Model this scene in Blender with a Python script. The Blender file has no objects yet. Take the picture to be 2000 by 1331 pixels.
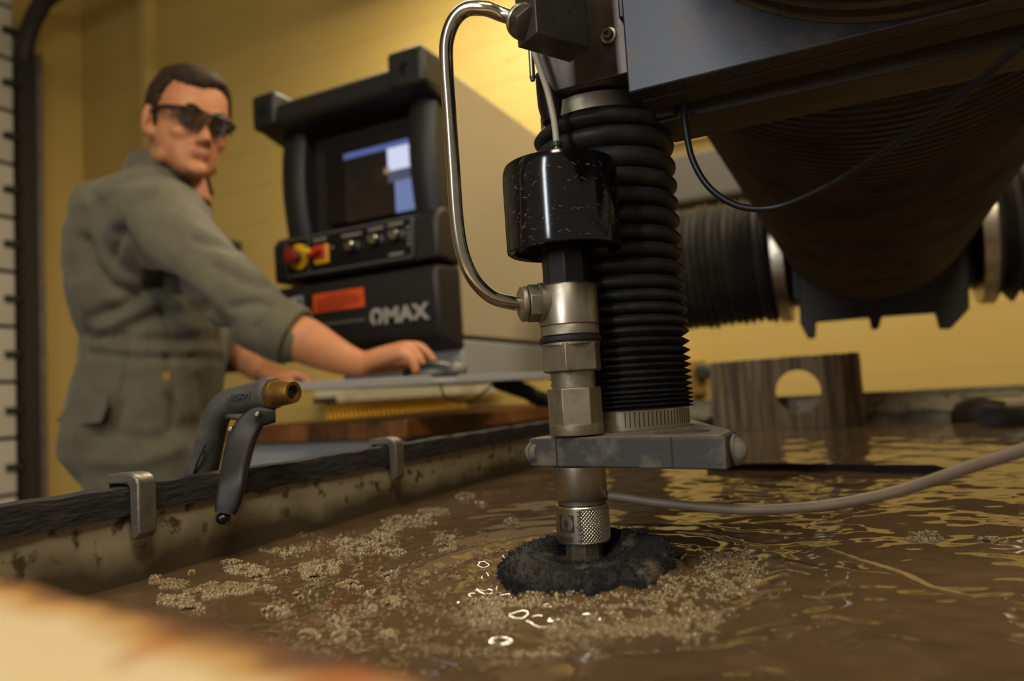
import bpy, bmesh, math, random
import numpy as np
from mathutils import Vector, Matrix, noise
random.seed(7); RNG = np.random.default_rng(11)
S = bpy.context.scene
COL = S.collection
PI = math.pi

# ------------------------------------------------------------------ camera
FPX, CX, CY = 1400.0, 1000.0, 665.5           # focal length in pixels of a 2000 x 1331 frame
YAW, PIT, ROL = math.radians(26), math.atan(.075), math.atan(.062)
CAM = np.array([0, 0, .102])                  # the water surface is z = 0
_F0 = np.array([-math.sin(YAW), math.cos(YAW), 0]); _R0 = np.array([math.cos(YAW), math.sin(YAW), 0]); _Z = np.array([0, 0, 1.])
FW = math.cos(PIT)*_F0 + math.sin(PIT)*_Z
_U0 = math.cos(PIT)*_Z - math.sin(PIT)*_F0
RT = math.cos(ROL)*_R0 - math.sin(ROL)*_U0
UP = math.cos(ROL)*_U0 + math.sin(ROL)*_R0
cd = bpy.data.cameras.new('camera'); cam = bpy.data.objects.new('camera', cd); COL.objects.link(cam)
cam.matrix_world = Matrix(((RT[0], UP[0], -FW[0], CAM[0]), (RT[1], UP[1], -FW[1], CAM[1]), (RT[2], UP[2], -FW[2], CAM[2]), (0, 0, 0, 1)))
cd.sensor_fit = 'HORIZONTAL'; cd.sensor_width = 36; cd.lens = FPX/2000*36
cd.clip_start = .01; cd.clip_end = 50
cd.dof.use_dof = True; cd.dof.focus_distance = .44; cd.dof.aperture_fstop = 5.2
S.camera = cam

# ------------------------------------------------------------------ world, lights, exposure
S.view_settings.view_transform = 'Standard'; S.view_settings.look = 'None'
S.view_settings.exposure = 0.0; S.view_settings.gamma = 1; S.view_settings.use_curve_mapping = False
w = bpy.data.worlds.new('hall_ambient'); S.world = w; w.use_nodes = True
w.node_tree.nodes['Background'].inputs[0].default_value = (1.0, .86, .66, 1)
w.node_tree.nodes['Background'].inputs[1].default_value = .22
def area(name, loc, target, size, power, color, size_y=None):
    l = bpy.data.lights.new(name, 'AREA'); l.energy = power; l.color = color
    l.shape = 'RECTANGLE'; l.size = size; l.size_y = size_y or size
    o = bpy.data.objects.new(name, l); COL.objects.link(o); o.location = loc
    o.rotation_euler = (Vector(target)-Vector(loc)).to_track_quat('-Z', 'Y').to_euler()
    return o
area('tube_lamp_light', (-.95, 2.05, 2.02), (-.95, 2.35, 0), 1.3, 40, (1, .87, .62), .18)
area('window_light', (-.45, -1.75, 1.0), (-.2, .6, .25), .19, 24, (.92, .96, 1), 1.5)
area('side_lamp_light', (1.25, 1.55, 2.02), (-.5, 1.9, .2), 1.2, 34, (1, .86, .60), .18)
area('bay_lamp_light', (.5, -.6, 2.05), (-.3, .7, 0), 1.2, 60, (1, .88, .68), .5)

# ------------------------------------------------------------------ helpers
def ray(px, py): return FW + RT*(px-CX)/FPX + UP*(CY-py)/FPX
def P(px, py, d): return CAM + ray(px, py)*d
def PX(px, py, v): r = ray(px, py); return CAM + r*((v-CAM[0])/r[0])
def PY(px, py, v): r = ray(px, py); return CAM + r*((v-CAM[1])/r[1])
def PZ(px, py, v): r = ray(px, py); return CAM + r*((v-CAM[2])/r[2])
def depth(p): return float((np.asarray(p)-CAM) @ FW)
def proj(p):
    q = np.asarray(p)-CAM; d = q @ FW
    return CX+FPX*(q @ RT)/d, CY-FPX*(q @ UP)/d, d
def zat(x, y, py):
    lo, hi = -1., 2.
    for _ in range(50):
        m = (lo+hi)/2
        if proj((x, y, m))[1] > py: lo = m
        else: hi = m
    return lo
def lin(c):
    if isinstance(c, str): c = [int(c[i:i+2], 16)/255 for i in (0, 2, 4)]
    return tuple(v/12.92 if v <= .04045 else ((v+.055)/1.055)**2.4 for v in c[:3]) + (1,)

def mat(name, col, rough=.5, metal=0, col2=None, nscale=8, lo=.35, hi=.65, stretch=(1, 1, 1), bump=0, bscale=60, spec=.5, rough2=None, coat=0, emit=None, alpha=1, sheen=0, ndetail=5, wave=None, transmission=0, ior=1.45, sss=0):
    m = bpy.data.materials.new(name); m.use_nodes = True
    N, L = m.node_tree.nodes, m.node_tree.links
    b = N['Principled BSDF']
    b.inputs['Base Color'].default_value = lin(col); b.inputs['Roughness'].default_value = rough
    b.inputs['Metallic'].default_value = metal; b.inputs['Specular IOR Level'].default_value = spec
    b.inputs['Coat Weight'].default_value = coat; b.inputs['Alpha'].default_value = alpha
    b.inputs['Sheen Weight'].default_value = sheen; b.inputs['Transmission Weight'].default_value = transmission; b.inputs['IOR'].default_value = ior
    if sss:
        b.inputs['Subsurface Weight'].default_value = sss; b.inputs['Subsurface Scale'].default_value = .01
    if emit: b.inputs['Emission Color'].default_value = lin(emit[0]); b.inputs['Emission Strength'].default_value = emit[1]
    tc = N.new('ShaderNodeTexCoord'); mp = N.new('ShaderNodeMapping'); L.new(tc.outputs['Object'], mp.inputs[0])
    mp.inputs['Scale'].default_value = stretch
    if col2:
        n = N.new('ShaderNodeTexNoise'); n.inputs['Scale'].default_value = nscale; n.inputs['Detail'].default_value = ndetail
        n.inputs['Roughness'].default_value = .62
        L.new(mp.outputs[0], n.inputs['Vector'])
        r = N.new('ShaderNodeValToRGB'); L.new(n.outputs['Fac'], r.inputs[0])
        r.color_ramp.elements[0].position = lo; r.color_ramp.elements[1].position = hi
        r.color_ramp.elements[0].color = lin(col); r.color_ramp.elements[1].color = lin(col2)
        L.new(r.outputs[0], b.inputs['Base Color'])
        if rough2 is not None:
            q = N.new('ShaderNodeMapRange'); L.new(n.outputs['Fac'], q.inputs[0])
            q.inputs[1].default_value = lo; q.inputs[2].default_value = hi; q.inputs[3].default_value = rough; q.inputs[4].default_value = rough2
            L.new(q.outputs[0], b.inputs['Roughness'])
    if bump:
        n2 = N.new('ShaderNodeTexNoise'); n2.inputs['Scale'].default_value = bscale; n2.inputs['Detail'].default_value = 4
        L.new(mp.outputs[0], n2.inputs['Vector'])
        bp = N.new('ShaderNodeBump'); bp.inputs['Strength'].default_value = bump; bp.inputs['Distance'].default_value = .002
        L.new(n2.outputs['Fac'], bp.inputs['Height']); L.new(bp.outputs[0], b.inputs['Normal'])
    return m

def rotz(a): c, s = math.cos(a), math.sin(a); return np.array([[c, -s, 0], [s, c, 0], [0, 0, 1]])
def basis(axis):
    a = np.asarray(axis, float); a = a/np.linalg.norm(a)
    h = np.array([0, 0, 1.]) if abs(a[2]) < .9 else np.array([1., 0, 0])
    u = np.cross(h, a); u /= np.linalg.norm(u); v = np.cross(a, u)
    return a, u, v
def smooth_path(pts, n=8):
    p = [np.asarray(q, float) for q in pts]; p = [2*p[0]-p[1]] + p + [2*p[-1]-p[-2]]
    out = []
    for i in range(1, len(p)-2):
        for k in range(n):
            t = k/n
            out.append(.5*((2*p[i]) + (-p[i-1]+p[i+1])*t + (2*p[i-1]-5*p[i]+4*p[i+1]-p[i+2])*t*t + (-p[i-1]+3*p[i]-3*p[i+1]+p[i+2])*t**3))
    out.append(p[-2]); return out

class MB:
    def __init__(self): self.v = []; self.f = []; self.mi = []; self.cur = 0
    def add(self, vs, fs):
        o = len(self.v); self.v.extend([tuple(map(float, q)) for q in vs])
        self.f.extend([tuple(i+o for i in f) for f in fs]); self.mi.extend([self.cur]*len(fs)); return self
    def box(self, lo, hi, rot=None, piv=None):
        x0, y0, z0 = lo; x1, y1, z1 = hi
        v = np.array([(x0, y0, z0), (x1, y0, z0), (x1, y1, z0), (x0, y1, z0), (x0, y0, z1), (x1, y0, z1), (x1, y1, z1), (x0, y1, z1)], float)
        if rot is not None:
            pv = np.asarray(piv if piv is not None else v.mean(0)); v = (v-pv) @ np.asarray(rot).T + pv
        return self.add(v, [(0, 3, 2, 1), (4, 5, 6, 7), (0, 1, 5, 4), (1, 2, 6, 5), (2, 3, 7, 6), (3, 0, 4, 7)])
    def prism(self, poly, vec):
        n = len(poly); a = [np.asarray(q, float) for q in poly]; b = [q+np.asarray(vec) for q in a]
        nn = np.zeros(3)
        for i in range(n): nn += np.cross(a[i], a[(i+1) % n])
        if nn @ np.asarray(vec) > 0: a, b = a, b; bot = tuple(range(n-1, -1, -1)); top = tuple(range(n, 2*n)); side = [(i, (i+1) % n, n+(i+1) % n, n+i) for i in range(n)]
        else: bot = tuple(range(n)); top = tuple(range(2*n-1, n-1, -1)); side = [((i+1) % n, i, n+i, n+(i+1) % n) for i in range(n)]
        return self.add(a+b, [bot, top]+side)
    def loft(self, rings, cap=True, close=True):
        n = len(rings[0]); v = [q for r in rings for q in r]; f = []
        for i in range(len(rings)-1):
            for j in range(n if close else n-1):
                k = (j+1) % n; f.append((i*n+j, i*n+k, (i+1)*n+k, (i+1)*n+j))
        if cap: f.append(tuple(range(n-1, -1, -1))); f.append(tuple(range((len(rings)-1)*n, len(rings)*n)))
        return self.add(v, f)
    def lathe(self, o, axis, prof, n=40, phase=0, cap=True):
        a, u, v = basis(axis); o = np.asarray(o, float); rings = []
        for t, r in prof:
            rings.append([o+a*t+r*(u*math.cos(phase+2*PI*k/n)+v*math.sin(phase+2*PI*k/n)) for k in range(n)])
        return self.loft(rings, cap)
    def tube(self, path, r, n=12, sm=0, cap=True):
        p = smooth_path(path, sm) if sm else [np.asarray(q, float) for q in path]
        m = len(p); rr = np.interp(np.linspace(0, 1, m), np.linspace(0, 1, len(r)), r) if hasattr(r, '__len__') else [r]*m
        t0 = p[1]-p[0]; a, u, v = basis(t0); rings = []
        for i in range(m):
            t = p[min(i+1, m-1)]-p[max(i-1, 0)]; t = t/np.linalg.norm(t)
            u = u - t*(u @ t); u /= np.linalg.norm(u); v = np.cross(t, u)
            rings.append([p[i]+rr[i]*(u*math.cos(2*PI*k/n)+v*math.sin(2*PI*k/n)) for k in range(n)])
        return self.loft(rings, cap)
    def ell(self, c, rad, rot=None, nu=16, nv=10):
        rings = []
        R_ = np.eye(3) if rot is None else np.asarray(rot)
        for i in range(nv+1):
            th = PI*(i/nv); z = -math.cos(th); s = max(math.sin(th), 1e-3)
            rings.append([np.asarray(c)+R_ @ (np.array([s*math.cos(2*PI*k/nu), s*math.sin(2*PI*k/nu), z])*np.asarray(rad)) for k in range(nu)])
        return self.loft(rings)
    def build(self, name, m, parent=None, bevel=0, seg=2, sub=0, origin=None, ang=38, flat=False):
        me = bpy.data.meshes.new(name)
        po = np.array(parent['_o']) if parent is not None and '_o' in parent.keys() else np.zeros(3)
        og = np.asarray(origin, float) if origin is not None else po
        vv = np.array(self.v) - og
        me.from_pydata(vv.tolist(), [], self.f)
        ms = m if isinstance(m, (list, tuple)) else [m]
        for q in ms: me.materials.append(q)
        if len(ms) > 1: me.polygons.foreach_set('material_index', self.mi)
        finish(me, ang, flat)
        o = bpy.data.objects.new(name, me); COL.objects.link(o)
        o.location = og - (po if parent is not None else 0)
        if parent is not None: o.parent = parent
        o['_o'] = [float(x) for x in og]
        if bevel:
            b = o.modifiers.new('bevel', 'BEVEL'); b.width = bevel; b.segments = seg; b.limit_method = 'ANGLE'; b.angle_limit = math.radians(40)
        if sub:
            s_ = o.modifiers.new('sub', 'SUBSURF'); s_.levels = sub; s_.render_levels = sub
        return o
def finish(me, ang=38, flat=False):
    bm = bmesh.new(); bm.from_mesh(me)
    bmesh.ops.recalc_face_normals(bm, faces=bm.faces)
    if not flat:
        for f in bm.faces: f.smooth = True
        c = math.radians(ang)
        for e in bm.edges:
            if len(e.link_faces) == 2 and e.calc_face_angle(0) > c: e.smooth = False
    bm.to_mesh(me); bm.free(); me.update()
def tag(o, label=None, cat=None, group=None, kind=None):
    if label: o['label'] = label
    if cat: o['category'] = cat
    if group: o['group'] = group
    if kind: o['kind'] = kind
    return o
def thing(name, loc, label, cat, group=None, kind=None):
    o = bpy.data.objects.new(name, None); COL.objects.link(o); o.location = [float(x) for x in loc]; o.empty_display_size = .05
    o['_o'] = [float(x) for x in loc]
    return tag(o, label, cat, group, kind)
def copy_tree(o, parent=None, shift=None):
    c = o.copy(); COL.objects.link(c)
    if parent is not None: c.parent = parent
    if shift is not None: c.location = [a+float(b) for a, b in zip(o.location, shift)]
    for ch in [q for q in COL.objects if q.parent == o]: copy_tree(ch, c)
    return c
def text_geo(s, size=1, extrude=.05, bold=0, res=3):
    cu = bpy.data.curves.new('t', 'FONT'); cu.body = s; cu.size = size; cu.extrude = extrude; cu.offset = bold; cu.resolution_u = res
    o = bpy.data.objects.new('t', cu); COL.objects.link(o)
    dg = bpy.context.evaluated_depsgraph_get(); dg.update()
    me = bpy.data.meshes.new_from_object(o.evaluated_get(dg))
    v = np.array([q.co[:] for q in me.vertices]); f = [tuple(p.vertices) for p in me.polygons]
    bpy.data.objects.remove(o); bpy.data.curves.remove(cu); bpy.data.meshes.remove(me)
    v[:, 0] -= v[:, 0].min(); v[:, 1] -= v[:, 1].min()
    return v, f
def remesh(mb, voxel, smooth=6):
    me = bpy.data.meshes.new('tmp'); me.from_pydata(mb.v, [], mb.f)
    bm = bmesh.new(); bm.from_mesh(me); bmesh.ops.recalc_face_normals(bm, faces=bm.faces); bm.to_mesh(me); bm.free()
    o = bpy.data.objects.new('tmp', me); COL.objects.link(o)
    r = o.modifiers.new('r', 'REMESH'); r.mode = 'VOXEL'; r.voxel_size = voxel
    if smooth:
        s_ = o.modifiers.new('s', 'SMOOTH'); s_.factor = .5; s_.iterations = smooth
    dg = bpy.context.evaluated_depsgraph_get(); dg.update()
    m2 = bpy.data.meshes.new_from_object(o.evaluated_get(dg))
    bpy.data.objects.remove(o); bpy.data.meshes.remove(me)
    return m2
def mesh_obj(me, name, m, parent=None, origin=None):
    po = np.array(parent['_o']) if parent is not None else np.zeros(3)
    og = np.asarray(origin, float) if origin is not None else po
    me.transform(Matrix.Translation([float(-x) for x in og])); me.materials.clear()
    for q in (m if isinstance(m, (list, tuple)) else [m]): me.materials.append(q)
    for p in me.polygons: p.use_smooth = True
    me.name = name
    o = bpy.data.objects.new(name, me); COL.objects.link(o); o.location = og - (po if parent is not None else 0)
    if parent is not None: o.parent = parent
    o['_o'] = [float(x) for x in og]
    return o
def verts_np(me):
    a = np.empty(len(me.vertices)*3); me.vertices.foreach_get('co', a); return a.reshape(-1, 3)
def norms_np(me):
    a = np.empty(len(me.vertices)*3); me.vertex_normals.foreach_get('vector', a); return a.reshape(-1, 3)
def hexa(mb, o, axis, t0, t1, r, phase=0, cham=.12):
    # hexagonal nut between t0 and t1 along axis; r = across corners / 2, with chamfered ends
    c = r*cham
    return mb.lathe(o, axis, [(t0, r-c), (t0+c*.6, r), (t1-c*.6, r), (t1, r-c)], n=6, phase=phase)

# ------------------------------------------------------------------ materials
M = {}
M['wall'] = mat('yellow_wall_paint', 'b89c56', .55, col2='bda25c', nscale=1.5, bump=.25, bscale=90)
M['floor'] = mat('grey_concrete', '5c5850', .7, col2='6c675c', nscale=3)
M['ceil'] = mat('off_white_ceiling', 'a89c80', .8)
M['door'] = mat('white_door_panel', 'c8c0b0', .5, col2='b8b09e', nscale=2)
M['dark_trim'] = mat('dark_rubber_trim', '2a2620', .6)
M['galv'] = mat('galvanised_steel', '8a8578', .45, .7, col2='75706a', nscale=12)
M['steel'] = mat('worn_steel', 'c2b8a4', .32, 1, col2='9c9280', nscale=40, lo=.4, hi=.75, rough2=.46)
M['steel_dirty'] = mat('dusty_steel', 'a89e8a', .42, .85, col2='7a705c', nscale=45, lo=.38, hi=.68, rough2=.6, bump=.08, bscale=200)
M['steel_dull'] = mat('dull_grey_steel', '7b7466', .45, .8, col2='5e584c', nscale=50, rough2=.6)
M['chrome'] = mat('polished_tube_steel', 'c6bfb0', .16, 1, col2='a89f8e', nscale=60, rough2=.26)
M['brass'] = mat('tarnished_brass', 'a87c3c', .38, .85, col2='7a5728', nscale=90, rough2=.55)
M['black_gloss'] = mat('scratched_black_enamel', '0b0a0a', .12, 0, col2='141212', nscale=60, spec=.6)
M['scratch'] = mat('bare_scratch', '9a948a', .4, .4)
M['black_ano'] = mat('black_anodised_metal', '141313', .32, .2, col2='242120', nscale=70, lo=.5, hi=.8)
M['gunmetal'] = mat('gunmetal_plate', '4a443e', .36, .7, col2='625850', nscale=25, lo=.4, hi=.7, rough2=.46, bump=.06, bscale=250)
M['blue_plate'] = mat('blued_steel_plate', '3e3e42', .40, .55, col2='5a5550', nscale=38, lo=.42, hi=.72, rough2=.5, bump=.04, bscale=700)
M['block'] = mat('oiled_steel_block', '5e5952', .38, .6, col2='47433d', nscale=40, rough2=.5)
M['rubber'] = mat('black_bellows_rubber', '262523', .5, 0, col2='3d3a35', nscale=60, lo=.45, hi=.8, spec=.4, bump=.1, bscale=180)
M['rubber_far'] = mat('black_way_cover_rubber', '211f1c', .55, 0, col2='302c27', nscale=20, spec=.35)
M['dusty_plate'] = mat('dusty_black_plastic_plate', '3f3e3b', .65, 0, col2='857a64', nscale=34, lo=.5, hi=.80, bump=.15, bscale=220)
M['dust_top'] = mat('abrasive_dust', '8f8470', .8, 0, col2='6a5848', nscale=34, stretch=(1, .35, 1), lo=.35, hi=.7, bump=.2, bscale=260)
M['wheel'] = mat('grey_nylon', '7e776a', .55, 0, col2='655e50', nscale=60)
M['white_tube'] = mat('white_nylon_tube', 'c9bfa6', .35)
M['green'] = mat('green_collar_plastic', '1e4a36', .4)
M['grey_hose'] = mat('grey_vinyl_hose', '7e6d5a', .5, col2='6d5e4d', nscale=30)
M['cable'] = mat('black_cable_sheath', '1c1b1a', .42, col2='45403a', nscale=120, lo=.6, hi=.9, spec=.5)
M['sponge'] = mat('black_reticulated_foam', '131211', .75, col2='7a6c52', nscale=30, lo=.60, hi=.76)
# ------------------------------------------------------------------ room shell
FLZ = -.91; CEIL = 3.2; WY = 2.8; WX = -4.4
tag(MB().box((WX-.3, -3, FLZ-.1), (3.2, WY+.3, FLZ)).build('floor', M['floor'], origin=(0, 0, FLZ)), kind='structure')
tag(MB().box((WX-.3, -3, CEIL), (3.2, WY+.3, CEIL+.1)).build('ceiling', M['ceil'], origin=(0, 0, CEIL)), kind='structure')
wb = tag(MB().box((WX-.3, WY+.012, FLZ), (3.2, WY+.25, CEIL)).build('wall_back', M['wall'], origin=(0, WY, FLZ)), kind='structure')
crs = None; k = 0; z = FLZ
proto = MB().box((WX, WY, FLZ+.0003), (3.2, WY+.05, FLZ+.1997)).build('block_course', M['wall'], wb, bevel=.0008, seg=1)
for k in range(1, 21):
    c = proto.copy(); COL.objects.link(c); c.parent = wb; c.location.z += .2*k
tag(MB().box((WX-.25, -3, FLZ), (WX, WY+.012, CEIL)).build('wall_left', M['wall'], origin=(WX, 0, FLZ)), kind='structure')
# pilasters on the back wall near the corner
xa = PY(300, 500, WY)[0]; xb = PY(318, 500, WY)[0]
tag(MB().box((xa, WY-.07, FLZ), (xb, WY+.02, CEIL)).build('trim_1', M['wall'], origin=(xa, WY, FLZ), bevel=.01), kind='structure')
tag(MB().box((WX, WY-.55, FLZ), (WX+.12, WY+.02, CEIL)).build('trim_2', M['wall'], origin=(WX, WY, FLZ), bevel=.01), kind='structure')
# sectional garage door on the left wall
dx = WX+.16
y1 = PX(40, 500, dx)[1]
dr = thing('door_1', (dx, y1-1.4, FLZ), 'white ribbed sectional garage door at the left edge', 'door', kind='structure')
ph = .31
pan = MB().box((dx-.04, y1-2.6, FLZ+.02), (dx, y1-.03, FLZ+.02+ph-.02)).build('door_panel', M['door'], dr, bevel=.006)
for k in range(1, 13):
    c = pan.copy(); COL.objects.link(c); c.parent = dr; c.location.z += ph*k
mb = MB().box((dx-.06, y1-2.6, FLZ), (dx-.03, y1-.02, CEIL-.05)); mb.build('backing', M['dark_trim'], dr)
for k in range(12):
    zz = FLZ+.02+ph*k
    hb = MB().box((dx, y1-.09, zz+ph*.42), (dx+.04, y1-.02, zz+ph*.52)).build('hinge', M['dark_trim'], dr)
tk = thing('door_track', (dx+.02, y1+.03, FLZ), 'dark steel garage door track curving in at the top', 'track')
mb = MB(); mb.box((dx-.05, y1-.02, FLZ), (dx+.07, y1+.05, 2.2)); mb.build('track_rail', M['dark_trim'], tk)
mb = MB(); mb.box((dx-.05, y1+.05, FLZ), (dx+.09, y1+.085, 2.25)); mb.build('track_angle', M['galv'], tk)
mb = MB(); pth = [(dx+.01, y1+.015, 2.15), (dx+.04, y1+.015, 2.3), (dx+.16, y1+.015, 2.46), (dx+.4, y1+.015, 2.54), (dx+1.5, y1+.015, 2.56)]
mb.tube(pth, .05, n=8, sm=5); mb.build('curved_rail', M['dark_trim'], tk)
mb = MB().box((dx-.05, y1-.1, FLZ+.0), (dx+.1, y1+.09, FLZ+.16)); mb.build('floor_bracket', M['dark_trim'], tk)
# wiring loop on the wall behind the man
mb = MB(); mb.tube([PY(112, 480, WY-.01), PY(112, 590, WY-.01), PY(122, 610, WY-.01), PY(150, 612, WY-.01)], .008, n=8, sm=5)
tag(mb.build('wall_cable', M['wall'], origin=PY(112, 600, WY)), 'thin yellow painted cable looping down the wall behind the man', 'cable')
mb = MB(); c_ = PY(1000, 116, WY)
for s_, (x0, x1, z0, z1) in enumerate(((-.034, -.004, -.010, .006), (.006, .030, -.004, .010))):
    mb.add([(c_[0]+x, WY-y, c_[2]+z) for y in (.0004, .0016) for x, z in ((x0, z0), (x1, z0+.004), (x1-.004, z1), (x0+.005, z1-.004))], [(0, 1, 2, 3), (7, 6, 5, 4), (0, 4, 5, 1), (1, 5, 6, 2), (2, 6, 7, 3), (3, 7, 4, 0)])
tag(mb.build('paint_mark', mat('orange_paint_mark', 'd08a3c', .6), origin=(c_[0], WY, c_[2]), flat=True), 'small faded orange paint mark on the wall above the console', 'mark')
# dark wall box
a, b = PY(443, 500, WY), PY(473, 473, WY)
mb = MB().box((a[0], WY-.09, PY(458, 520, WY)[2]), (b[0], WY, b[2]))
o = thing('junction_box', ((a[0]+b[0])/2, WY, a[2]), "small dark junction box on the wall beside the man's upper arm", 'box')
mb.build('box_body', M['dark_trim'], o, bevel=.006)
MB().box((a[0]+.01, WY-.1, a[2]-.02), (b[0]-.01, WY-.09, b[2]-.015)).build('box_lid', M['dark_trim'], o, bevel=.004)
# outlet on the back wall right of the bellows
a, b = PY(1352, 772, WY), PY(1378, 702, WY)
o = thing('wall_outlet', ((a[0]+b[0])/2, WY, a[2]), 'brown electrical outlet box with dark plug, right of the pleated bellows', 'outlet')
MB().box((a[0], WY-.05, a[2]), (b[0], WY, b[2])).build('outlet_box', mat('brown_outlet_paint', '8a6a30', .5), o, bevel=.006)
c = PY(1374, 727, WY-.06); mb = MB(); mb.lathe(c+np.array([0, .02, 0]), (0, -1, 0), [(0, .03), (.05, .03), (.06, .02)], n=16); mb.build('plug', M['dark_trim'], o)
# dark duct box along the back wall, pipe added above it for the shadowed wall stripe
a, b = PY(1150, 330, WY-.14), PY(1640, 250, WY-.14)
zt = PY(1400, 290, WY-.14)[2]; zb = PY(1400, 385, WY-.14)[2]
o = thing('wall_duct', ((a[0]+b[0])/2, WY, zb), 'dark grey rectangular duct on the wall behind the cutting head', 'duct')
MB().box((a[0], WY-.14, zb+.012), (b[0], WY, zt)).build('duct_body', mat('dark_grey_duct_paint', '4a443c', .55), o, bevel=.004)
MB().box((a[0], WY-.15, zb), (b[0], WY, zb+.012)).build('duct_lip', M['dark_trim'], o)
za = PY(1400, 243, WY-.05)[2]
o = MB(); o.tube([(a[0], WY-.05, za), (b[0]-.02, WY-.05, za)], .028, n=14)
tag(o.build('added_stripe_pipe', mat('ochre_stripe_pipe', '8f7434', .5), origin=((a[0]+b[0])/2, WY-.05, za)), 'added ochre pipe standing for the shadowed wall stripe above the dark duct', 'pipe')
# ceiling lamps (out of frame, they light the room)
def lamp(name, c, sx, sy, label, col):
    o = thing(name, (c[0], c[1], CEIL), label, 'lamp')
    LZ = 2.22
    MB().box((c[0]-sx/2-.03, c[1]-sy/2-.03, LZ-.13), (c[0]+sx/2+.03, c[1]+sy/2+.03, LZ-.07)).build('housing', M['ceil'], o, bevel=.01)
    for s in (-1, 1):
        MB().tube([(c[0]+s*sx*.35, c[1], LZ-.1), (c[0]+s*sx*.35, c[1], CEIL)], .008).build('hanger', M['galv'], o)
        MB().tube([(c[0]-sx/2, c[1]+s*sy*.22, LZ-.15), (c[0]+sx/2, c[1]+s*sy*.22, LZ-.15)], .016).build('lamp_tube', mat('lit_lamp_tube', 'ffffff', .5, emit=(col, 4)), o)
lamp('tube_lamp', (-.95, 2.05), 1.3, .18, 'twin tube ceiling lamp hanging near the yellow back wall', 'ffe2a8')
lamp('tube_lamp', (.5, -.6), 1.2, .5, 'twin tube ceiling lamp hanging above the front of the tank', 'ffe8c0')
lamp('tube_lamp', (1.25, 1.55), 1.2, .18, 'twin tube ceiling lamp hanging above the right side of the tank', 'ffe2a8')
# ------------------------------------------------------------------ tank, rim, water
RIMZ = .057; TX0 = -.42; TX1 = 1.35; TY0 = .098; TY1 = 1.66
M['tank'] = mat('stained_tank_steel', '8a7d62', .62, .1, col2='5a4c36', nscale=14, lo=.45, hi=.7, bump=.2, bscale=60)
def tank_mat():
    m = mat('tank_wall_grime', '857a60', .6, .15)
    N, L = m.node_tree.nodes, m.node_tree.links; b = N['Principled BSDF']
    tc = N.new('ShaderNodeTexCoord')
    n1 = N.new('ShaderNodeTexNoise'); n1.inputs['Scale'].default_value = 85; n1.inputs['Detail'].default_value = 3
    n2 = N.new('ShaderNodeTexNoise'); n2.inputs['Scale'].default_value = 16; n2.inputs['Detail'].default_value = 6
    for n in (n1, n2): L.new(tc.outputs['Object'], n.inputs['Vector'])
    r1 = N.new('ShaderNodeValToRGB'); r1.color_ramp.elements[0].position = .56; r1.color_ramp.elements[1].position = .68
    r1.color_ramp.elements[0].color = lin('9c9072'); r1.color_ramp.elements[1].color = lin('4d3f2b'); L.new(n1.outputs['Fac'], r1.inputs[0])
    # dried silt tide mark with a ragged upper edge
    sp = N.new('ShaderNodeSeparateXYZ'); L.new(tc.outputs['Object'], sp.inputs[0])
    ad = N.new('ShaderNodeMath'); ad.operation = 'MULTIPLY_ADD'; L.new(n2.outputs['Fac'], ad.inputs[0]); ad.inputs[1].default_value = .05; L.new(sp.outputs['Z'], ad.inputs[2])
    mr = N.new('ShaderNodeMapRange'); L.new(ad.outputs[0], mr.inputs[0]); mr.inputs[1].default_value = .034; mr.inputs[2].default_value = .052
    mr.inputs[3].default_value = 1; mr.inputs[4].default_value = 0
    mx = N.new('ShaderNodeMix'); mx.data_type = 'RGBA'; L.new(mr.outputs[0], mx.inputs[0]); L.new(r1.outputs[0], mx.inputs[6]); mx.inputs[7].default_value = lin('4a3f2c')
    L.new(mx.outputs[2], b.inputs['Base Color'])
    return m
M['tank_wall'] = tank_mat()
M['strip'] = mat('rough_black_rubber_strip', '22211f', .75, col2='46423c', nscale=110, lo=.5, hi=.85, stretch=(1, .25, 1), bump=1.0, bscale=260)
tank = thing('water_tank', (.4, .9, 0), 'wide steel catcher tank full of murky brown water', 'tank')
MB().box((TX0-.012, TY0, -.85), (TX0, TY1, RIMZ-.001)).build('tank_wall', M['tank_wall'], tank)
MB().box((TX1, TY0, -.85), (TX1+.012, TY1, RIMZ)).build('tank_wall', M['tank_wall'], tank)
MB().box((TX0-.012, TY1, -.85), (TX1+.012, TY1+.012, RIMZ)).build('tank_wall', M['tank_wall'], tank)
MB().box((TX0-.012, TY0-.012, -.85), (TX1+.012, TY0, RIMZ-.006)).build('tank_wall', M['tank_wall'], tank)
MB().box((TX0-.012, TY0-.012, -.91), (TX1+.012, TY1+.012, -.85)).build('tank_base', M['tank_wall'], tank)
# rough rubber strip pushed over the left rim
def strip():
    mb = MB(); ys = np.arange(TY0+.02, TY1-.02, .006); rings = []
    for i, y in enumerate(ys):
        j = lambda s: noise.noise(Vector((y*60, s*9.1, 3.3)))*.0010
        x0, x1, z0, z1 = TX0-.016+j(1), TX0+.0035+j(2), RIMZ-.015+j(3)*.8, RIMZ+.003+j(4)*1.4
        rings.append([(x0, y, z0), (x1, y, z0), (x1+j(5)*.5, y, (z0+z1)/2), (x1-.001, y, z1-.001), ((x0+x1)/2, y, z1+j(6)), (x0+.001, y, z1-.001)])
    mb.loft(rings); return mb
strip().build('rim_strip', M['strip'], tank, ang=60)
mb = MB(); rings = []
for x in np.arange(TX0, TX1, .03):
    rings.append([(x, TY1-.004, RIMZ-.004), (x, TY1+.05, RIMZ-.004), (x, TY1+.05, RIMZ+.003), (x, TY1-.004, RIMZ+.003+noise.noise(Vector((x*20, 0, 0)))*.002)])
mb.loft(rings); mb.build('rim_flange', M['tank'], tank)
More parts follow.
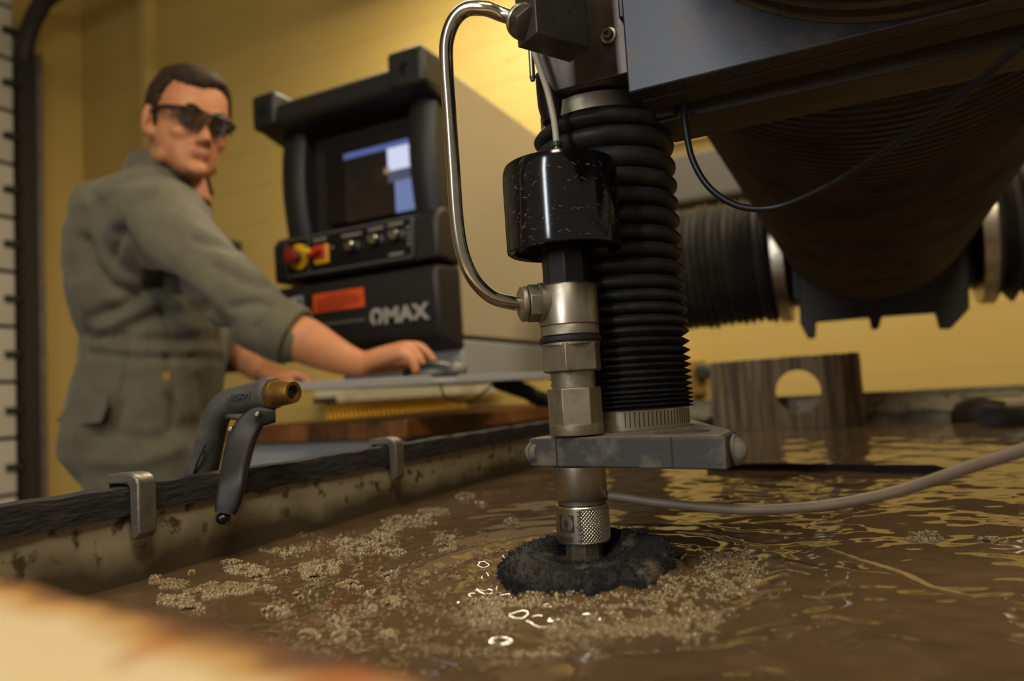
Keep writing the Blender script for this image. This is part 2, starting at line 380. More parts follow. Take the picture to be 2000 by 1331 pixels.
# dark silt line along the back wall
mb = MB(); rings = []
for x in np.arange(TX0, TX1, .012):
    h = .016+.014*noise.noise(Vector((x*14, 2, 0)))+.006*noise.noise(Vector((x*60, 5, 0)))
    rings.append([(x, TY1-.03, -.02), (x, TY1-.022, h*.6), (x, TY1-.002, h), (x, TY1-.002, -.02)])
mb.loft(rings); tag(mb.build('silt_deposit', mat('wet_black_silt', '2a241b', .5, col2='1b1712', nscale=40, bump=.5, bscale=80), tank, ang=60), kind='stuff')

# water: real waves on a grid, stirred up around the jet
NZ = P(1127, 850, .44)[:2]                       # nozzle axis in plan
SP = NZ+(CAM[:2]-NZ)/np.linalg.norm(CAM[:2]-NZ)*.032                      # sponge centre in plan
comps = []
for _ in range(34):
    lam = .012*(10**RNG.uniform(0, 1.0)); th = RNG.normal(PI/2+.45, .75); comps.append((2*PI/lam*math.cos(th), 2*PI/lam*math.sin(th), RNG.uniform(0, 2*PI), .0022*lam))
def water_h(x, y):
    x = np.asarray(x, float); y = np.asarray(y, float); h = np.zeros_like(x)
    calm = .45+.4*np.sin(x*5.1+1)*np.sin(y*3.3+.6)
    for a, b, p, A in comps: h += A*np.sin(a*x+b*y+p)*(.55+calm)
    r = np.hypot(x-SP[0], y-SP[1])
    h += .0016*np.sin(r*190)*np.exp(-((r-.085)/.05)**2)
    t = np.exp(-((r-.058)/.026)**2)
    h += t*(.0020*np.sin(x*171+2*np.sin(y*103))*np.sin(y*149+1.7*np.sin(x*121)) + .0010*np.sin(x*320+y*200)*np.sin(y*295-x*140)
          + .00060*np.sin(x*690+1.3*np.sin(y*330))*np.sin(y*760+x*110) + .0004*np.sin(x*820-y*540)*np.sin(y*610+x*350))
    return h
def axis_pts(c, lo, hi, fine, coarse, w):
    p = [c]; 
    while p[-1] < hi: p.append(p[-1]+fine+(coarse-fine)*min(1, max(0, abs(p[-1]-c)-w)/.35))
    q = [c]
    while q[-1] > lo: q.append(q[-1]-fine-(coarse-fine)*min(1, max(0, abs(q[-1]-c)-w)/.35))
    a = sorted(q[1:]+p); a[0] = lo; a[-1] = hi; return np.array(a)
gx = axis_pts(SP[0], TX0, TX1, .0022, .006, .09); gy = axis_pts(SP[1], TY0, TY1, .0022, .006, .09)
XX, YY = np.meshgrid(gx, gy); HH = water_h(XX, YY)
nx, ny = len(gx), len(gy)
vs = np.stack([XX.ravel(), YY.ravel(), HH.ravel()], 1)
idx = np.arange(nx*ny).reshape(ny, nx)
fs = np.stack([idx[:-1, :-1].ravel(), idx[:-1, 1:].ravel(), idx[1:, 1:].ravel(), idx[1:, :-1].ravel()], 1)
me = bpy.data.meshes.new('water'); me.from_pydata(vs.tolist(), [], fs.tolist())
M['water'] = mat('murky_brown_water', '52412c', .035, 0, col2='5c4932', nscale=7, lo=.35, hi=.65, spec=.5, ior=1.33, bump=.05, bscale=40)
for p in me.polygons: p.use_smooth = True
me.materials.append(M['water'])
wo = bpy.data.objects.new('water', me); COL.objects.link(wo)
tag(wo, 'murky brown rippling water filling the tank', 'water', kind='stuff'); wo['_o'] = [0, 0, 0]

# foam: real bubbles standing on the water
def hemi():
    bm = bmesh.new(); bmesh.ops.create_icosphere(bm, subdivisions=2, radius=1)
    bmesh.ops.delete(bm, geom=[v for v in bm.verts if v.co.z < -.35], context='VERTS')
    bm.verts.ensure_lookup_table(); v = np.array([q.co[:] for q in bm.verts]); f = np.array([[q.index for q in t.verts] for t in bm.faces]); bm.free(); return v, f
def hemi1():
    bm = bmesh.new(); bmesh.ops.create_icosphere(bm, subdivisions=1, radius=1)
    bmesh.ops.delete(bm, geom=[v for v in bm.verts if v.co.z < -.5], context='VERTS')
    bm.verts.ensure_lookup_table(); v = np.array([q.co[:] for q in bm.verts]); f = np.array([[q.index for q in t.verts] for t in bm.faces]); bm.free(); return v, f
HV, HF = hemi(); HV1, HF1 = hemi1()
def bubbles(name, pts, rads, m, label, big=False):
    V0, F0 = (HV, HF) if big else (HV1, HF1)
    pts = np.asarray(pts); rads = np.asarray(rads); n = len(pts)
    z = water_h(pts[:, 0], pts[:, 1])+pts[:, 2]
    v = V0[None]*rads[:, None, None] + np.stack([pts[:, 0], pts[:, 1], z], 1)[:, None]
    f = F0[None] + (np.arange(n)*len(V0))[:, None, None]
    me = bpy.data.meshes.new(name); me.from_pydata(v.reshape(-1, 3).tolist(), [], f.reshape(-1, 3).tolist())
    for p in me.polygons: p.use_smooth = True
    me.materials.append(m); o = bpy.data.objects.new(name, me); COL.objects.link(o); o['_o'] = [0, 0, 0]
    return tag(o, label, 'foam', kind='stuff')
def patch(px, py, rx, ry, n, rmin=.0005, rmax=.0010, holes=.0):
    out = []; rr = []
    small = rx <= 36; dome_h = .0018 if small else .0007
    if small and rmax < .001: rmin, rmax = .0005, .0013
    tries = 0
    while len(out) < n and tries < n*6:
        tries += 1
        a, b = RNG.uniform(-1, 1, 2)
        wob = .25*noise.noise(Vector((px+a*3, py+b*3, 1)))
        if a*a+b*b > 1+wob*2: continue
        q = PZ(px+a*rx, py+b*ry, 0)
        if noise.noise(Vector((q[0]*130, q[1]*130, 4))) < holes: continue
        if q[0] < TX0+.004: continue
        out.append((q[0], q[1], dome_h*max(0, 1-(a*a+b*b))**.7*RNG.uniform(.5, 1))); rr.append(RNG.uniform(rmin, rmax)*(2 if RNG.random() < .06 else 1))
    return out, rr
fp, fr = [], []
for a in [(460, 1150, 80, 13, 850), (330, 1143, 40, 10, 380), (345, 1172, 40, 11, 350), (290, 1128, 25, 4, 90), (400, 1160, 55, 10, 420), (375, 1190, 25, 6, 120),
          (480, 1113, 45, 12, 380), (452, 1097, 22, 4, 90), (505, 1125, 25, 8, 160), (628, 1110, 47, 15, 480), (612, 1128, 25, 6, 100), (700, 1068, 60, 18, 480), (744, 1050, 30, 10, 180),
          (770, 1080, 22, 8, 120), (800, 1020, 60, 13, 330), (850, 1000, 35, 8, 140), (760, 1036, 30, 8, 120), (560, 1075, 55, 6, 130), (565, 1085, 20, 4, 50),
          (950, 1205, 45, 32, 500), (1000, 1180, 60, 24, 420), (1180, 1226, 115, 26, 800), (1330, 1212, 75, 36, 650), (1425, 1112, 70, 38, 600), (1380, 1145, 80, 25, 420), (1090, 1165, 85, 24, 420), (1250, 1180, 90, 25, 330), (1300, 1150, 60, 20, 280),
          (870, 1062, 22, 18, 130), (910, 970, 20, 8, 60), (690, 1146, 22, 9, 110), (764, 1124, 18, 8, 80), (540, 1196, 32, 12, 130), (604, 1240, 22, 9, 90), (664, 1222, 26, 14, 150), (676, 1243, 30, 11, 130), (760, 1236, 20, 9, 80), (722, 1188, 16, 7, 60), (764, 1182, 22, 12, 110), (726, 1160, 15, 7, 60), (580, 1164, 13, 5, 40), (558, 1120, 11, 5, 30), (1805, 1050, 38, 13, 120), (1940, 1057, 30, 6, 60), (1000, 1022, 18, 7, 50), (940, 985, 12, 5, 25), (1610, 978, 16, 6, 40), (1050, 1275, 60, 10, 120)]:
    p_, r_ = patch(*a[:4], int(a[4]*1.05), holes=-.12); fp += p_; fr += r_
M['foam'] = mat('beige_foam_bubbles', '8c7750', .08, 0, col2='5f4e32', nscale=400, lo=.3, hi=.7, spec=1.0)
bubbles('water_foam', fp, fr, M['foam'], 'patches of fine beige foam floating on the brown water')
bp, br = [], []
for _ in range(460):
    px, py = RNG.uniform(520, 1000), RNG.uniform(1040, 1310)
    if py > 1331-(1000-px)*.12 and px < 700: continue
    n = RNG.integers(1, 6); q = PZ(px, py, 0)
    for _k in range(n):
        bp.append((q[0]+RNG.normal(0, .0022), q[1]+RNG.normal(0, .0022), RNG.uniform(0, .001))); br.append(RNG.uniform(.0006, .0017))
for c in [(950, 1215, 55, 35, 60), (1180, 1230, 130, 30, 120), (1340, 1215, 85, 40, 80), (1430, 1115, 75, 40, 80), (1100, 1170, 110, 30, 90), (1110, 1262, 60, 16, 40), (1805, 1050, 40, 14, 30), (870, 1062, 24, 18, 20), (1390, 1200, 50, 30, 30), (664, 1222, 50, 40, 40)]:
    p_, r_ = patch(*c, rmin=.0007, rmax=.0017, holes=-2); bp += p_; br += r_
M['bubble'] = mat('glassy_bubble', '8f7a58', .05, 0, spec=1.0, alpha=.35)
bubbles('water_bubbles', bp, br, M['bubble'], 'glassy bubbles bursting on the water around the jet', big=True)
# thin floating scum line and pale shavings
def scum(pts, wd, name, label, m):
    mb = MB(); p = smooth_path([PZ(x, y, .0018) for x, y in pts], 10); L_, R_ = [], []
    for i, q in enumerate(p):
        t = p[min(i+1, len(p)-1)]-p[max(i-1, 0)]; t /= np.linalg.norm(t); nrm = np.array([-t[1], t[0], 0])
        w_ = wd*(.35+.65*math.sin(PI*(i+.5)/len(p)))*(1+.6*noise.noise(Vector((i*.7, 1, 2))))
        for s, A in ((1, L_), (-1, R_)):
            r_ = q+nrm*s*w_; r_[2] = float(water_h(r_[0], r_[1]))+.0011; A.append(r_)
    lo = [q-np.array([0, 0, .002]) for q in L_]; ro = [q-np.array([0, 0, .002]) for q in R_]
    mb.loft([[a, b, c, d] for a, b, c, d in zip(L_, R_, ro, lo)])
    return tag(mb.build(name, m, origin=p[0], ang=70), label, 'debris')
M['straw'] = mat('pale_floating_scum', '8f7448', .6, col2='6d5632', nscale=120)
scum([(1615, 1068), (1690, 1090), (1760, 1113), (1830, 1143), (1897, 1163)], .0022, 'scum_streak', 'long pale scum streak floating at the right of the jet', M['straw'])
M['shaving'] = mat('pale_metal_shaving', 'b89a66', .4, .3)
scum([(655, 1140), (670, 1136), (685, 1130)], .0012, 'floating_shaving', 'pale curled shaving floating left of the black sponge', M['shaving'])
scum([(368, 1118), (374, 1112), (380, 1114)], .0010, 'floating_shaving', 'tiny pale shaving floating near the left tank wall', M['shaving'])
scum([(1460, 1130), (1470, 1128), (1486, 1124)], .003, 'floating_shaving', 'pale flake floating by the splash right of the sponge', M['shaving'])
# ------------------------------------------------------------------ cutting head (nozzle, plate, z bellows, housing)
head = thing('waterjet_cutting_head', (NZ[0], NZ[1], 0), 'metal waterjet nozzle with black actuator, guide plate and pleated bellows', 'machine head')
N0 = np.array([NZ[0], NZ[1], 0.]); ZA = np.array([0, 0, 1.])
TC = (CAM[:2]-NZ)/np.linalg.norm(CAM[:2]-NZ)
def zn(py): return zat(NZ[0], NZ[1], py)
def rn(px, z): return px*depth((NZ[0], NZ[1], z))/FPX
def nl(prof, n=48, phase=0):               # lathe about the nozzle axis from (pixel row, half width) pairs
    q = []
    for py, hw in prof:                      # the row is read where the front of the ring shows
        r0 = rn(hw, zn(py)); z = zat(NZ[0]+TC[0]*r0, NZ[1]+TC[1]*r0, py); q.append((z, rn(hw, z)))
    return MB().lathe(N0, ZA, q, n=n, phase=phase)
# actuator can: solid of revolution with a recessed underside
act = nl([(455, 60), (458, 74), (462, 94), (470, 98), (471, 107), (468, 111), (462, 112), (325, 112), (301, 111), (291, 107), (290, 90)], 72).build('actuator_can', M['black_gloss'], head)
# fine scratches in the enamel
mb = MB(); zt, zb_ = zn(345), zn(484)
for _ in range(330):
    z = RNG.uniform(zb_, zt); th = RNG.uniform(0, 2*PI); r = rn(112, z)+.00006
    ln = RNG.uniform(.0006, .0035)*(2.2 if RNG.random() < .08 else 1); tilt = RNG.uniform(-1.2, 1.2); w_ = RNG.uniform(.00007, .00018)
    du = ln*math.cos(tilt)/r; dz = ln*math.sin(tilt)
    pt = lambda a, zz, rr: (N0[0]+rr*math.cos(a), N0[1]+rr*math.sin(a), zz)
    mb.add([pt(th, z, r), pt(th+du, z+dz, r), pt(th+du, z+dz+w_, r+.00004), pt(th, z+w_*2, r+.00004)], [(0, 1, 2, 3)])
tag(mb.build('scratches', M['scratch'], act), kind='stuff')
# air fitting on top
fz = zn(304); fo = P(1089, 304, depth((NZ[0], NZ[1], fz))); fo = np.array([fo[0], fo[1], fz])
k = .0003143
mb = MB(); hexa(mb, fo, ZA, -.010, .0036, 11*k+.0004); mb.lathe(fo, ZA, [(.0036, 8*k), (.0062, 8*k)], n=20); fit = mb.build('air_fitting', M['brass'], head)
MB().lathe(fo, ZA, [(.0052, 7.5*k), (.0056, 11*k), (.0084, 11*k), (.0090, 7*k)], n=24).build('release_collar', M['green'], fit)
a = fo+np.array([0, 0, .0080])
MB().tube([a, P(1082, 235, depth(a)+.002), P(1070, 180, depth(a)+.003), P(1055, 135, depth(a)+.004), P(1042, 95, depth(a)+.006), P(1034, 60, depth(a)+.012)], .0021, n=16, sm=8).build('air_tube', M['white_tube'], head)
# stem under the can (octagonal, black)
nl([(560, 46), (440, 46)], 8, .35).build('actuator_stem', M['black_ano'], head, bevel=.0006)
# swivel collar with its side boss
col = nl([(634, 44), (630, 58), (626, 58), (554, 58), (550, 55), (549, 40)], 64).build('swivel_collar', M['steel'], head)
nl([(655, 50), (651, 57), (634, 57), (630, 54)], 48).build('spacer_ring', M['steel_dirty'], head)
nl([(668, 54), (665, 60), (660, 61.5), (655, 60), (652, 54)], 48).build('o_ring', mat('black_o_ring', '1a1815', .6, bump=.3, bscale=250), head)
nl([(674, 46), (672, 57), (667, 57), (664, 54)], 48).build('spacer_ring', M['steel_dirty'], head)
def nhex(py0, py1, hw, ph, name, m):
    z0, z1 = zn(py1), zn(py0); mb = MB(); hexa(mb, N0, ZA, z0, z1, rn(hw, z0), ph, .07)
    return mb.build(name, m, head, bevel=.0004)
nhex(670, 727, 60, .184, 'hex_nut', M['steel_dirty'])
nl([(760, 43), (725, 43)], 48).build('nozzle_tube', M['steel_dirty'], head)
nhex(757, 832, 53, -.10, 'hex_nut', M['steel_dirty'])
nl([(852, 52), (849, 53), (832, 53), (829, 50)], 56).build('base_flange', M['steel_dirty'], head)
# lower nozzle body
nl([(982, 48), (978, 51), (914.5, 51)], 56).build('nozzle_body', M['steel'], head)
nl([(990, 46), (978, 46)], 40).build('nozzle_neck', M['steel_dull'], head)
nl([(1130, 12), (1100, 34), (1096, 37), (1050, 37)], 8, .39).build('mixing_tube_holder', M['steel_dirty'], head, bevel=.0005)
# knurled nut: diamond relief cut in the metal, smooth panel for the etched maker's mark
zk0, zk1 = zn(1056), zn(984); rk = rn(52.5, zk0); nth, nzk = 420, 64
front = math.atan2(CAM[1]-NZ[1], CAM[0]-NZ[0])            # direction towards the camera
pan0, pan1 = front-1.28, front-.10                       # smooth panel span
rings = []
for j in range(nzk+1):
    t = j/nzk; z = zk0+(zk1-zk0)*t; ring = []
    for i in range(nth):
        th = 2*PI*i/nth; d_ = (th-pan0) % (2*PI)
        if d_ < (pan1-pan0) or t < .05 or t > .93: r = rk-.0002
        else:
            u_ = th*48/(2*PI); v_ = t*48*(zk1-zk0)/(2*PI*rk)
            a_ = abs(((u_+v_) % 1)-.5)*2; b_ = abs(((u_-v_) % 1)-.5)*2
            r = rk-.0006+.0008*min(a_, b_)
        e = min(t, 1-t)
        if e < .02: r -= .0006
        ring.append((N0[0]+r*math.cos(th), N0[1]+r*math.sin(th), z))
    rings.append(ring)
kn = MB().loft(rings).build('knurled_nut', M['steel'], head, ang=75)
# etched panel marks wrapped round the nut
etch = mat('dark_laser_etching', '2c2822', .7, 0)
def wrap(v, th0, z0, r, scale):              # x runs clockwise seen from above so that it reads left to right
    out = []
    for x, y, q in v: a = th0+x*scale/r; out.append((N0[0]+(r+q*.00012)*math.cos(a), N0[1]+(r+q*.00012)*math.sin(a), z0+y*scale))
    return out
def subdiv(v, f): return v, f
H_ = zk1-zk0
mb = MB()
pxw = .0003143
thL = front-1.02
v, f = text_geo('OMAX', 1, .5, .035); s_ = .0105/v[:, 0].max(); mb.add(wrap(v, thL-.02, zk0+.0022, rk, s_), f)
v, f = text_geo('MAXJET 5', 1, .5, .0); s_ = .0175/v[:, 0].max()
v2 = v.copy(); v2[:, 0] = v[:, 1].max()-v[:, 1]; v2[:, 1] = v[:, 0]; v2[:, 0] = v[:, 1]; v2[:, 1] = v[:, 0].max()-v[:, 0]
mb.add(wrap(v2, front-.26, zk0+.0022, rk, s_), f)
# emblem: square corners around a ring with a keyhole figure
def arc_panel(fn, n=40):                     # fill a grid where fn(x,y) in the unit square is true
    g = 34
    for i in range(g):
        for j in range(g):
            x, y = (i+.5)/g, (j+.5)/g
            if fn(x, y):
                q = [(i/g, j/g, .5), ((i+1)/g, j/g, .5), ((i+1)/g, (j+1)/g, .5), (i/g, (j+1)/g, .5)]
                mb.add(wrap(q, thL, zk0+.0068, rk, .0112), [(0, 1, 2, 3)])
def emb(x, y):
    r = math.hypot(x-.5, y-.55); a = abs(x-.5)
    if y < .06 or y > .97: return False
    if r < .15 or (a < .05+.07*max(0, .5-y) and y < .5): return True
    return r > .43 and (a > .06)
arc_panel(emb)
mb.build('etched_mark', etch, kn)
# high pressure tube with gland nuts at both ends
def dcoll(): return depth((NZ[0], NZ[1], zn(590)))
dc = dcoll()
gl = P(1022, 594, dc-.006); gc = np.array([NZ[0], NZ[1], zn(590)])
ax = gl-gc; axn = ax/np.linalg.norm(ax); L0 = np.linalg.norm(ax)
mb = MB(); mb.lathe(gc, axn, [(.010, .0125), (.0185, .0125), (.0195, .0105)], n=28); mb.build('side_boss', M['steel_dirty'], head)
mb = MB(); hexa(mb, gc, axn, .0185, .0265, .0118, .3); mb.lathe(gc, axn, [(.0265, .0105), (.0275, .0112), (.0300, .0108), (.0312, .0085), (.0318, .005)], n=32)
mb.build('gland_nut', M['steel_dirty'], head, bevel=.0004)
bt = P(1010, 38, .418)
path = [gc+axn*.028, P(1000, 592, dc-.009), P(960, 580, dc-.011), P(925, 545, dc-.012), P(903, 495, dc-.013), P(892, 430, dc-.014), P(885, 330, dc-.016), P(878, 220, dc-.018), P(872, 130, dc-.02), P(873, 80, dc-.02), P(887, 40, dc-.021), P(912, 18, dc-.023), P(948, 17, dc-.026), P(980, 28, .421), bt]
MB().tube(path, .0043, n=20, sm=8).build('pressure_tube', M['chrome'], head)
# valve block
BN, BL, BR = P(1049, 63, .400), P(1011, 93, .4166), P(1153, 95, .4234)
zB = BN[2]; poly = [BN, np.array([BL[0], BL[1], zB]), np.array([BL[0]+BR[0]-BN[0], BL[1]+BR[1]-BN[1], zB]), np.array([BR[0], BR[1], zB])]
vb = MB().prism(poly, (0, 0, .10)).build('valve_block', M['block'], head, bevel=.0008)
for px, py in ((1078, 40), (1111, 24)):      # two small drilled holes: dark plugs sunk in the face
    nrm = np.cross(BR-BN, ZA); nrm[2] = 0; nrm /= np.linalg.norm(nrm)
    if nrm @ (CAM-BN) < 0: nrm = -nrm
    r_ = ray(px, py); t_ = ((BN-CAM) @ nrm)/(r_ @ nrm); c_ = CAM+r_*t_
    MB().lathe(c_, nrm, [(-.001, .0009), (.00015, .0011), (.0002, .0006)], n=12).build('drilled_hole', M['dark_trim'], vb)
ln_ = np.cross(BL-BN, ZA); ln_[2] = 0; ln_ /= np.linalg.norm(ln_)
if ln_ @ (CAM-BN) < 0: ln_ = -ln_
fc = (BN+np.array([BL[0], BL[1], zB]))/2; fc = P(1032, 47, depth(fc)); ax2 = bt-fc; L2 = np.linalg.norm(ax2); ax2 /= L2
mb = MB(); hexa(mb, fc, ax2, -.002, .0065, .0098, .2); mb.build('gland_nut', M['block'], head, bevel=.0004)
mb = MB(); mb.lathe(fc, ax2, [(.006, .0095), (.0068, .0102), (.0090, .0098), (.0104, .0078), (.0110, .0045)], n=32); mb.build('gland_collar', M['steel'], head)

# guide plate
hT, hB = .102-.0283, .102-.0453
def cp(x, d): q = CAM+_R0*x+_F0*d; return np.array([q[0], q[1], 0])
poly = [cp(.0064, .45), cp(.1055, .37), cp(.1219, .404), cp(.139, .574), cp(.060, .605), cp(.022, .475)]
gp = MB().prism([q+ZA*hB for q in poly], ZA*(hT-hB)).build('guide_plate', M['dusty_plate'], head, bevel=.001)
ins = [q*0 + (np.mean(poly, 0)+(q-np.mean(poly, 0))*.965) for q in poly]
MB().prism([q+ZA*(hT-.0002) for q in ins], ZA*.0005).build('dust_layer', M['dust_top'], gp)
dA = poly[1]-poly[0]; dAn = dA/np.linalg.norm(dA); fn = np.cross(dAn, ZA); 
if fn @ (CAM-poly[0]) < 0: fn = -fn
for px in (1087, 1312):                       # two vertical joints scored in the front edge
    r_ = ray(px, 880); t_ = ((poly[0]-CAM) @ fn)/(r_ @ fn); c_ = CAM+r_*t_
    o_ = np.array([c_[0], c_[1], 0])
    MB().prism([o_-dAn*.0005+fn*.0002+ZA*hB, o_+dAn*.0005+fn*.0002+ZA*hB, o_+dAn*.0005-fn*.002+ZA*hB, o_-dAn*.0005-fn*.002+ZA*hB], ZA*(hT-hB)).build('scored_joint', M['dark_trim'], gp)
# wiped patch of bare plate on the top
mb = MB(); rg = []
c_ = PZ(1335, 846, hT)
for kk in range(28):
    a_ = 2*PI*kk/28; rr_ = 1+.12*math.sin(3*a_)
    rg.append(c_+np.array([0, 0, .0004])+_R0*.0155*math.cos(a_)*rr_+_F0*.011*math.sin(a_)*rr_)
mb.prism(rg, ZA*.0003); mb.build('wiped_patch', M['dusty_plate'], gp)
zmid = (hT+hB)/2
e1 = (poly[1]+poly[2])/2; n1 = np.cross(poly[2]-poly[1], ZA); n1 /= np.linalg.norm(n1)
if n1 @ (e1-np.mean(poly, 0)) < 0: n1 = -n1
def dome(o, n_, s):
    return MB().lathe(o, n_, [(-.004*s, .0078*s), (.001*s, .0078*s), (.0014*s, .0095*s), (.003*s, .0095*s), (.0034*s, .0082*s), (.006*s, .0070*s), (.0085*s, .0045*s), (.0095*s, .0012*s)], n=28)
n1c = (.75*n1+.25*dAn); n1c /= np.linalg.norm(n1c)
dome(np.array([e1[0], e1[1], zmid]), n1c, .88).build('domed_bolt', M['wheel'], head)
e2 = poly[0]*.9+poly[5]*.1; n2 = -dAn
dome(np.array([e2[0], e2[1], zmid])+dAn*.0035, n2, .75).build('domed_bolt', M['wheel'], head)

# z bellows behind the nozzle
BC = P(1214, 780, .50)[:2]
def zb(py): return zat(BC[0], BC[1], py)
rbel = .0493
tcb = (CAM[:2]-BC)/np.linalg.norm(CAM[:2]-BC)
rt0, rt1 = zat(BC[0]+tcb[0]*.044, BC[1]+tcb[1]*.044, 206), zat(BC[0]+tcb[0]*.044, BC[1]+tcb[1]*.044, 176)
crests = [252, 294, 336, 371, 406, 438, 473, 501, 531, 561, 585, 608, 630, 650, 668, 685, 700, 712, 725, 737, 748, 759, 767, 775, 783, 791]
# rows read at the right limb
zc = [zat(BC[0]+.899*rbel, BC[1]+.438*rbel, c) for c in crests]
zc = [rt0-.0068]+[z for z in zc if z < rt0-.0115]
prof = [(rt0+.001, rbel-.0075), (rt0-.0015, rbel-.0072), (rt0-.003, rbel-.003)]
for i in range(len(zc)-1):
    z0, z1 = zc[i], zc[i+1]; g = z0-z1
    dep = min(.0085, .5*g+.0030)
    for t in np.linspace(0, 1, 14, endpoint=False):
        u2_ = min(t, 1-t)*2
        rr_ = rbel-dep+dep*(max(0, 1-u2_**2)**.62 if g > .007 else (1-u2_)**.75)
        prof.append((z0+(z1-z0)*t, rr_))
prof.append((zc[-1], rbel-.004)); prof.append((zc[-1]-.003, rbel-.006))
prof = prof[::-1]
MB().lathe((BC[0], BC[1], 0), ZA, prof, n=96).build('z_bellows', M['rubber'], head, ang=80)
# hose clamp under the bellows, with its row of slots
c0, c1 = hT+.0005, zc[-1]+.001
rc = .0452
cl = MB().lathe((BC[0], BC[1], 0), ZA, [(c0, rc-.002), (c0, rc), (c1, rc), (c1, rc-.002)], n=80).build('hose_clamp', M['brass' if 0 else 'steel'], head)
fb = math.atan2(CAM[1]-BC[1], CAM[0]-BC[0])
mb = MB(); rb_ = rc+.0001
for kk in range(22):
    a_ = fb+.02+kk*.066; w_ = .014
    q = []
    for aa, zz in ((a_, c0+.0022), (a_+w_, c0+.0022), (a_+w_+.006, c1-.0022), (a_+.006, c1-.0022)):
        q.append((BC[0]+rb_*math.cos(aa), BC[1]+rb_*math.sin(aa), zz))
    qi = [(BC[0]+(x-BC[0])*.985, BC[1]+(y-BC[1])*.985, z) for x, y, z in q]
    mb.add(q+qi, [(0, 1, 2, 3), (7, 6, 5, 4), (0, 4, 5, 1), (1, 5, 6, 2), (2, 6, 7, 3), (3, 7, 4, 0)])
mb.build('clamp_slots', M['dark_trim'], cl)
# steel ring on top and housing
MB().lathe((BC[0], BC[1], 0), ZA, [(rt0, .040), (rt0, .0435), (rt1, .0435), (rt1, .040)], n=72).build('top_ring', M['steel'], head)
HY = BC[1]-.052; hx0 = PY(1052, 160, HY)[0]; hx1 = BC[0]+.085
z0 = max(PY(1075, 182, HY)[2], rt0+.004)
pl = [(hx0, HY, z0+.016), (hx0+.011, HY, z0), (hx1, HY, z0), (hx1, HY, z0+.16), (hx0, HY, z0+.16)]
hs = MB().prism([np.array(q) for q in pl], (0, .115, 0)).build('slide_housing', M['gunmetal'], head, bevel=.001)
# rounded lower cheek left of the ring, steel pin above it
a_ = PY(1046, 175, HY+.008)
MB().tube([(hx0+.003, HY+.016, z0+.020), (hx0+.003, HY+.016, z0-.014)], [.011, .011, .0105, .008], n=24, sm=6).build('limit_cheek', M['black_ano'], head)
pn = P(1038, 100, depth((hx0, HY, z0+.03))-.002); pe = P(1040, 150, depth((hx0, HY, z0+.03))-.002)
MB().tube([pn+ZA*.03, pe], .0019, n=16).build('guide_pin', M['steel'], head)
MB().tube([pe, pe-ZA*.003], [.0022, .0014], n=16).build('pin_tip', M['steel_dull'], head)
# socket head screw with washer
sc = PY(1189, 70, HY)
mb = MB().lathe(sc, (0, -1, 0), [(-.001, .0052), (.0011, .0052), (.0014, .0046)], n=32); ws = mb.build('screw_washer', M['steel'], head)
mb = MB().lathe(sc, (0, -1, 0), [(0, .0036), (.004, .0036), (.0046, .0030), (.0046, .0017), (.0030, .0017)], n=24); mb.build('socket_screw', M['steel_dull'], head)
# dark vertical cover plate between housing and arm
xa = PY(1212, 60, HY-.004)[0]
MB().box((xa, HY-.006, PY(1212, 45, HY)[2]), (xa+.03, HY+.05, z0+.16)).build('cover_strip', M['black_ano'], head, bevel=.001)

# black sponge splash guard round the nozzle tip
def sponge():
    mb = MB(); n = 120; m = 40; rings = []
    Ro, Ri, T = .0480, .0150, .0118
    for j in range(m):
        ph = 2*PI*j/m; ring = []
        for i in range(n):
            th = 2*PI*i/n
            oct_ = 1-.022*math.cos(8*th+.4)-.035*math.cos(2*th+1.0)+.03*noise.noise(Vector((math.cos(th)*2, math.sin(th)*2, 7)))
            cc = (Ro*oct_+Ri)/2; hw = (Ro*oct_-Ri)/2
            sx = abs(math.cos(ph))**.42*math.copysign(1, math.cos(ph)); sz = abs(math.sin(ph))**.45*math.copysign(1, math.sin(ph))
            r = cc+hw*sx; z = -.0005+T*sz*(1+.10*noise.noise(Vector((math.cos(th)*1.7, math.sin(th)*1.7, 2))))+.004*math.cos(th-1.2)*(r/Ro)
            if sz > 0 and r < .036: z -= .015*(1-r/.036)
            d_ = noise.noise(Vector((r*math.cos(th)*260, r*math.sin(th)*260, z*260)))*.0016
            q_ = max(0, 1-(r-Ri)/(Ro-Ri)); ox, oy = (NZ[0]-SP[0])*q_, (NZ[1]-SP[1])*q_   # the hole sits round the nozzle, off centre
            ring.append((SP[0]+ox+(r+d_)*math.cos(th), SP[1]+oy+(r+d_)*math.sin(th), z+d_))
        rings.append(ring)
    rings.append(rings[0])
    return mb.loft(rings, cap=False)
sp = tag(sponge().build('splash_sponge', M['sponge'], origin=(SP[0], SP[1], 0), ang=180), 'black porous foam ring round the nozzle tip in the water', 'sponge')
# porous strands: tiny struts over its surface
sme = sp.data; sv = verts_np(sme); sn = norms_np(sme)
mb = MB(); og = np.array([SP[0], SP[1], 0])
for _ in range(15000):
    i = RNG.integers(len(sv)); 
    if sv[i][2] < -.004: continue
    p_ = sv[i]+RNG.normal(0, .0007, 3)+og; d_ = sn[i]+RNG.normal(0, .7, 3); d_ /= np.linalg.norm(d_)
    L_ = RNG.uniform(.0012, .0030); s_ = np.cross(d_, RNG.normal(0, 1, 3)); s_ /= np.linalg.norm(s_); s2 = np.cross(d_, s_); w_ = .00026
    mb.add([p_+s_*w_, p_-s_*w_*.5+s2*w_, p_-s_*w_*.5-s2*w_, p_+d_*L_], [(0, 1, 3), (1, 2, 3), (2, 0, 3)])
tag(mb.build('foam_strands', M['sponge'], sp, flat=True), kind='stuff')

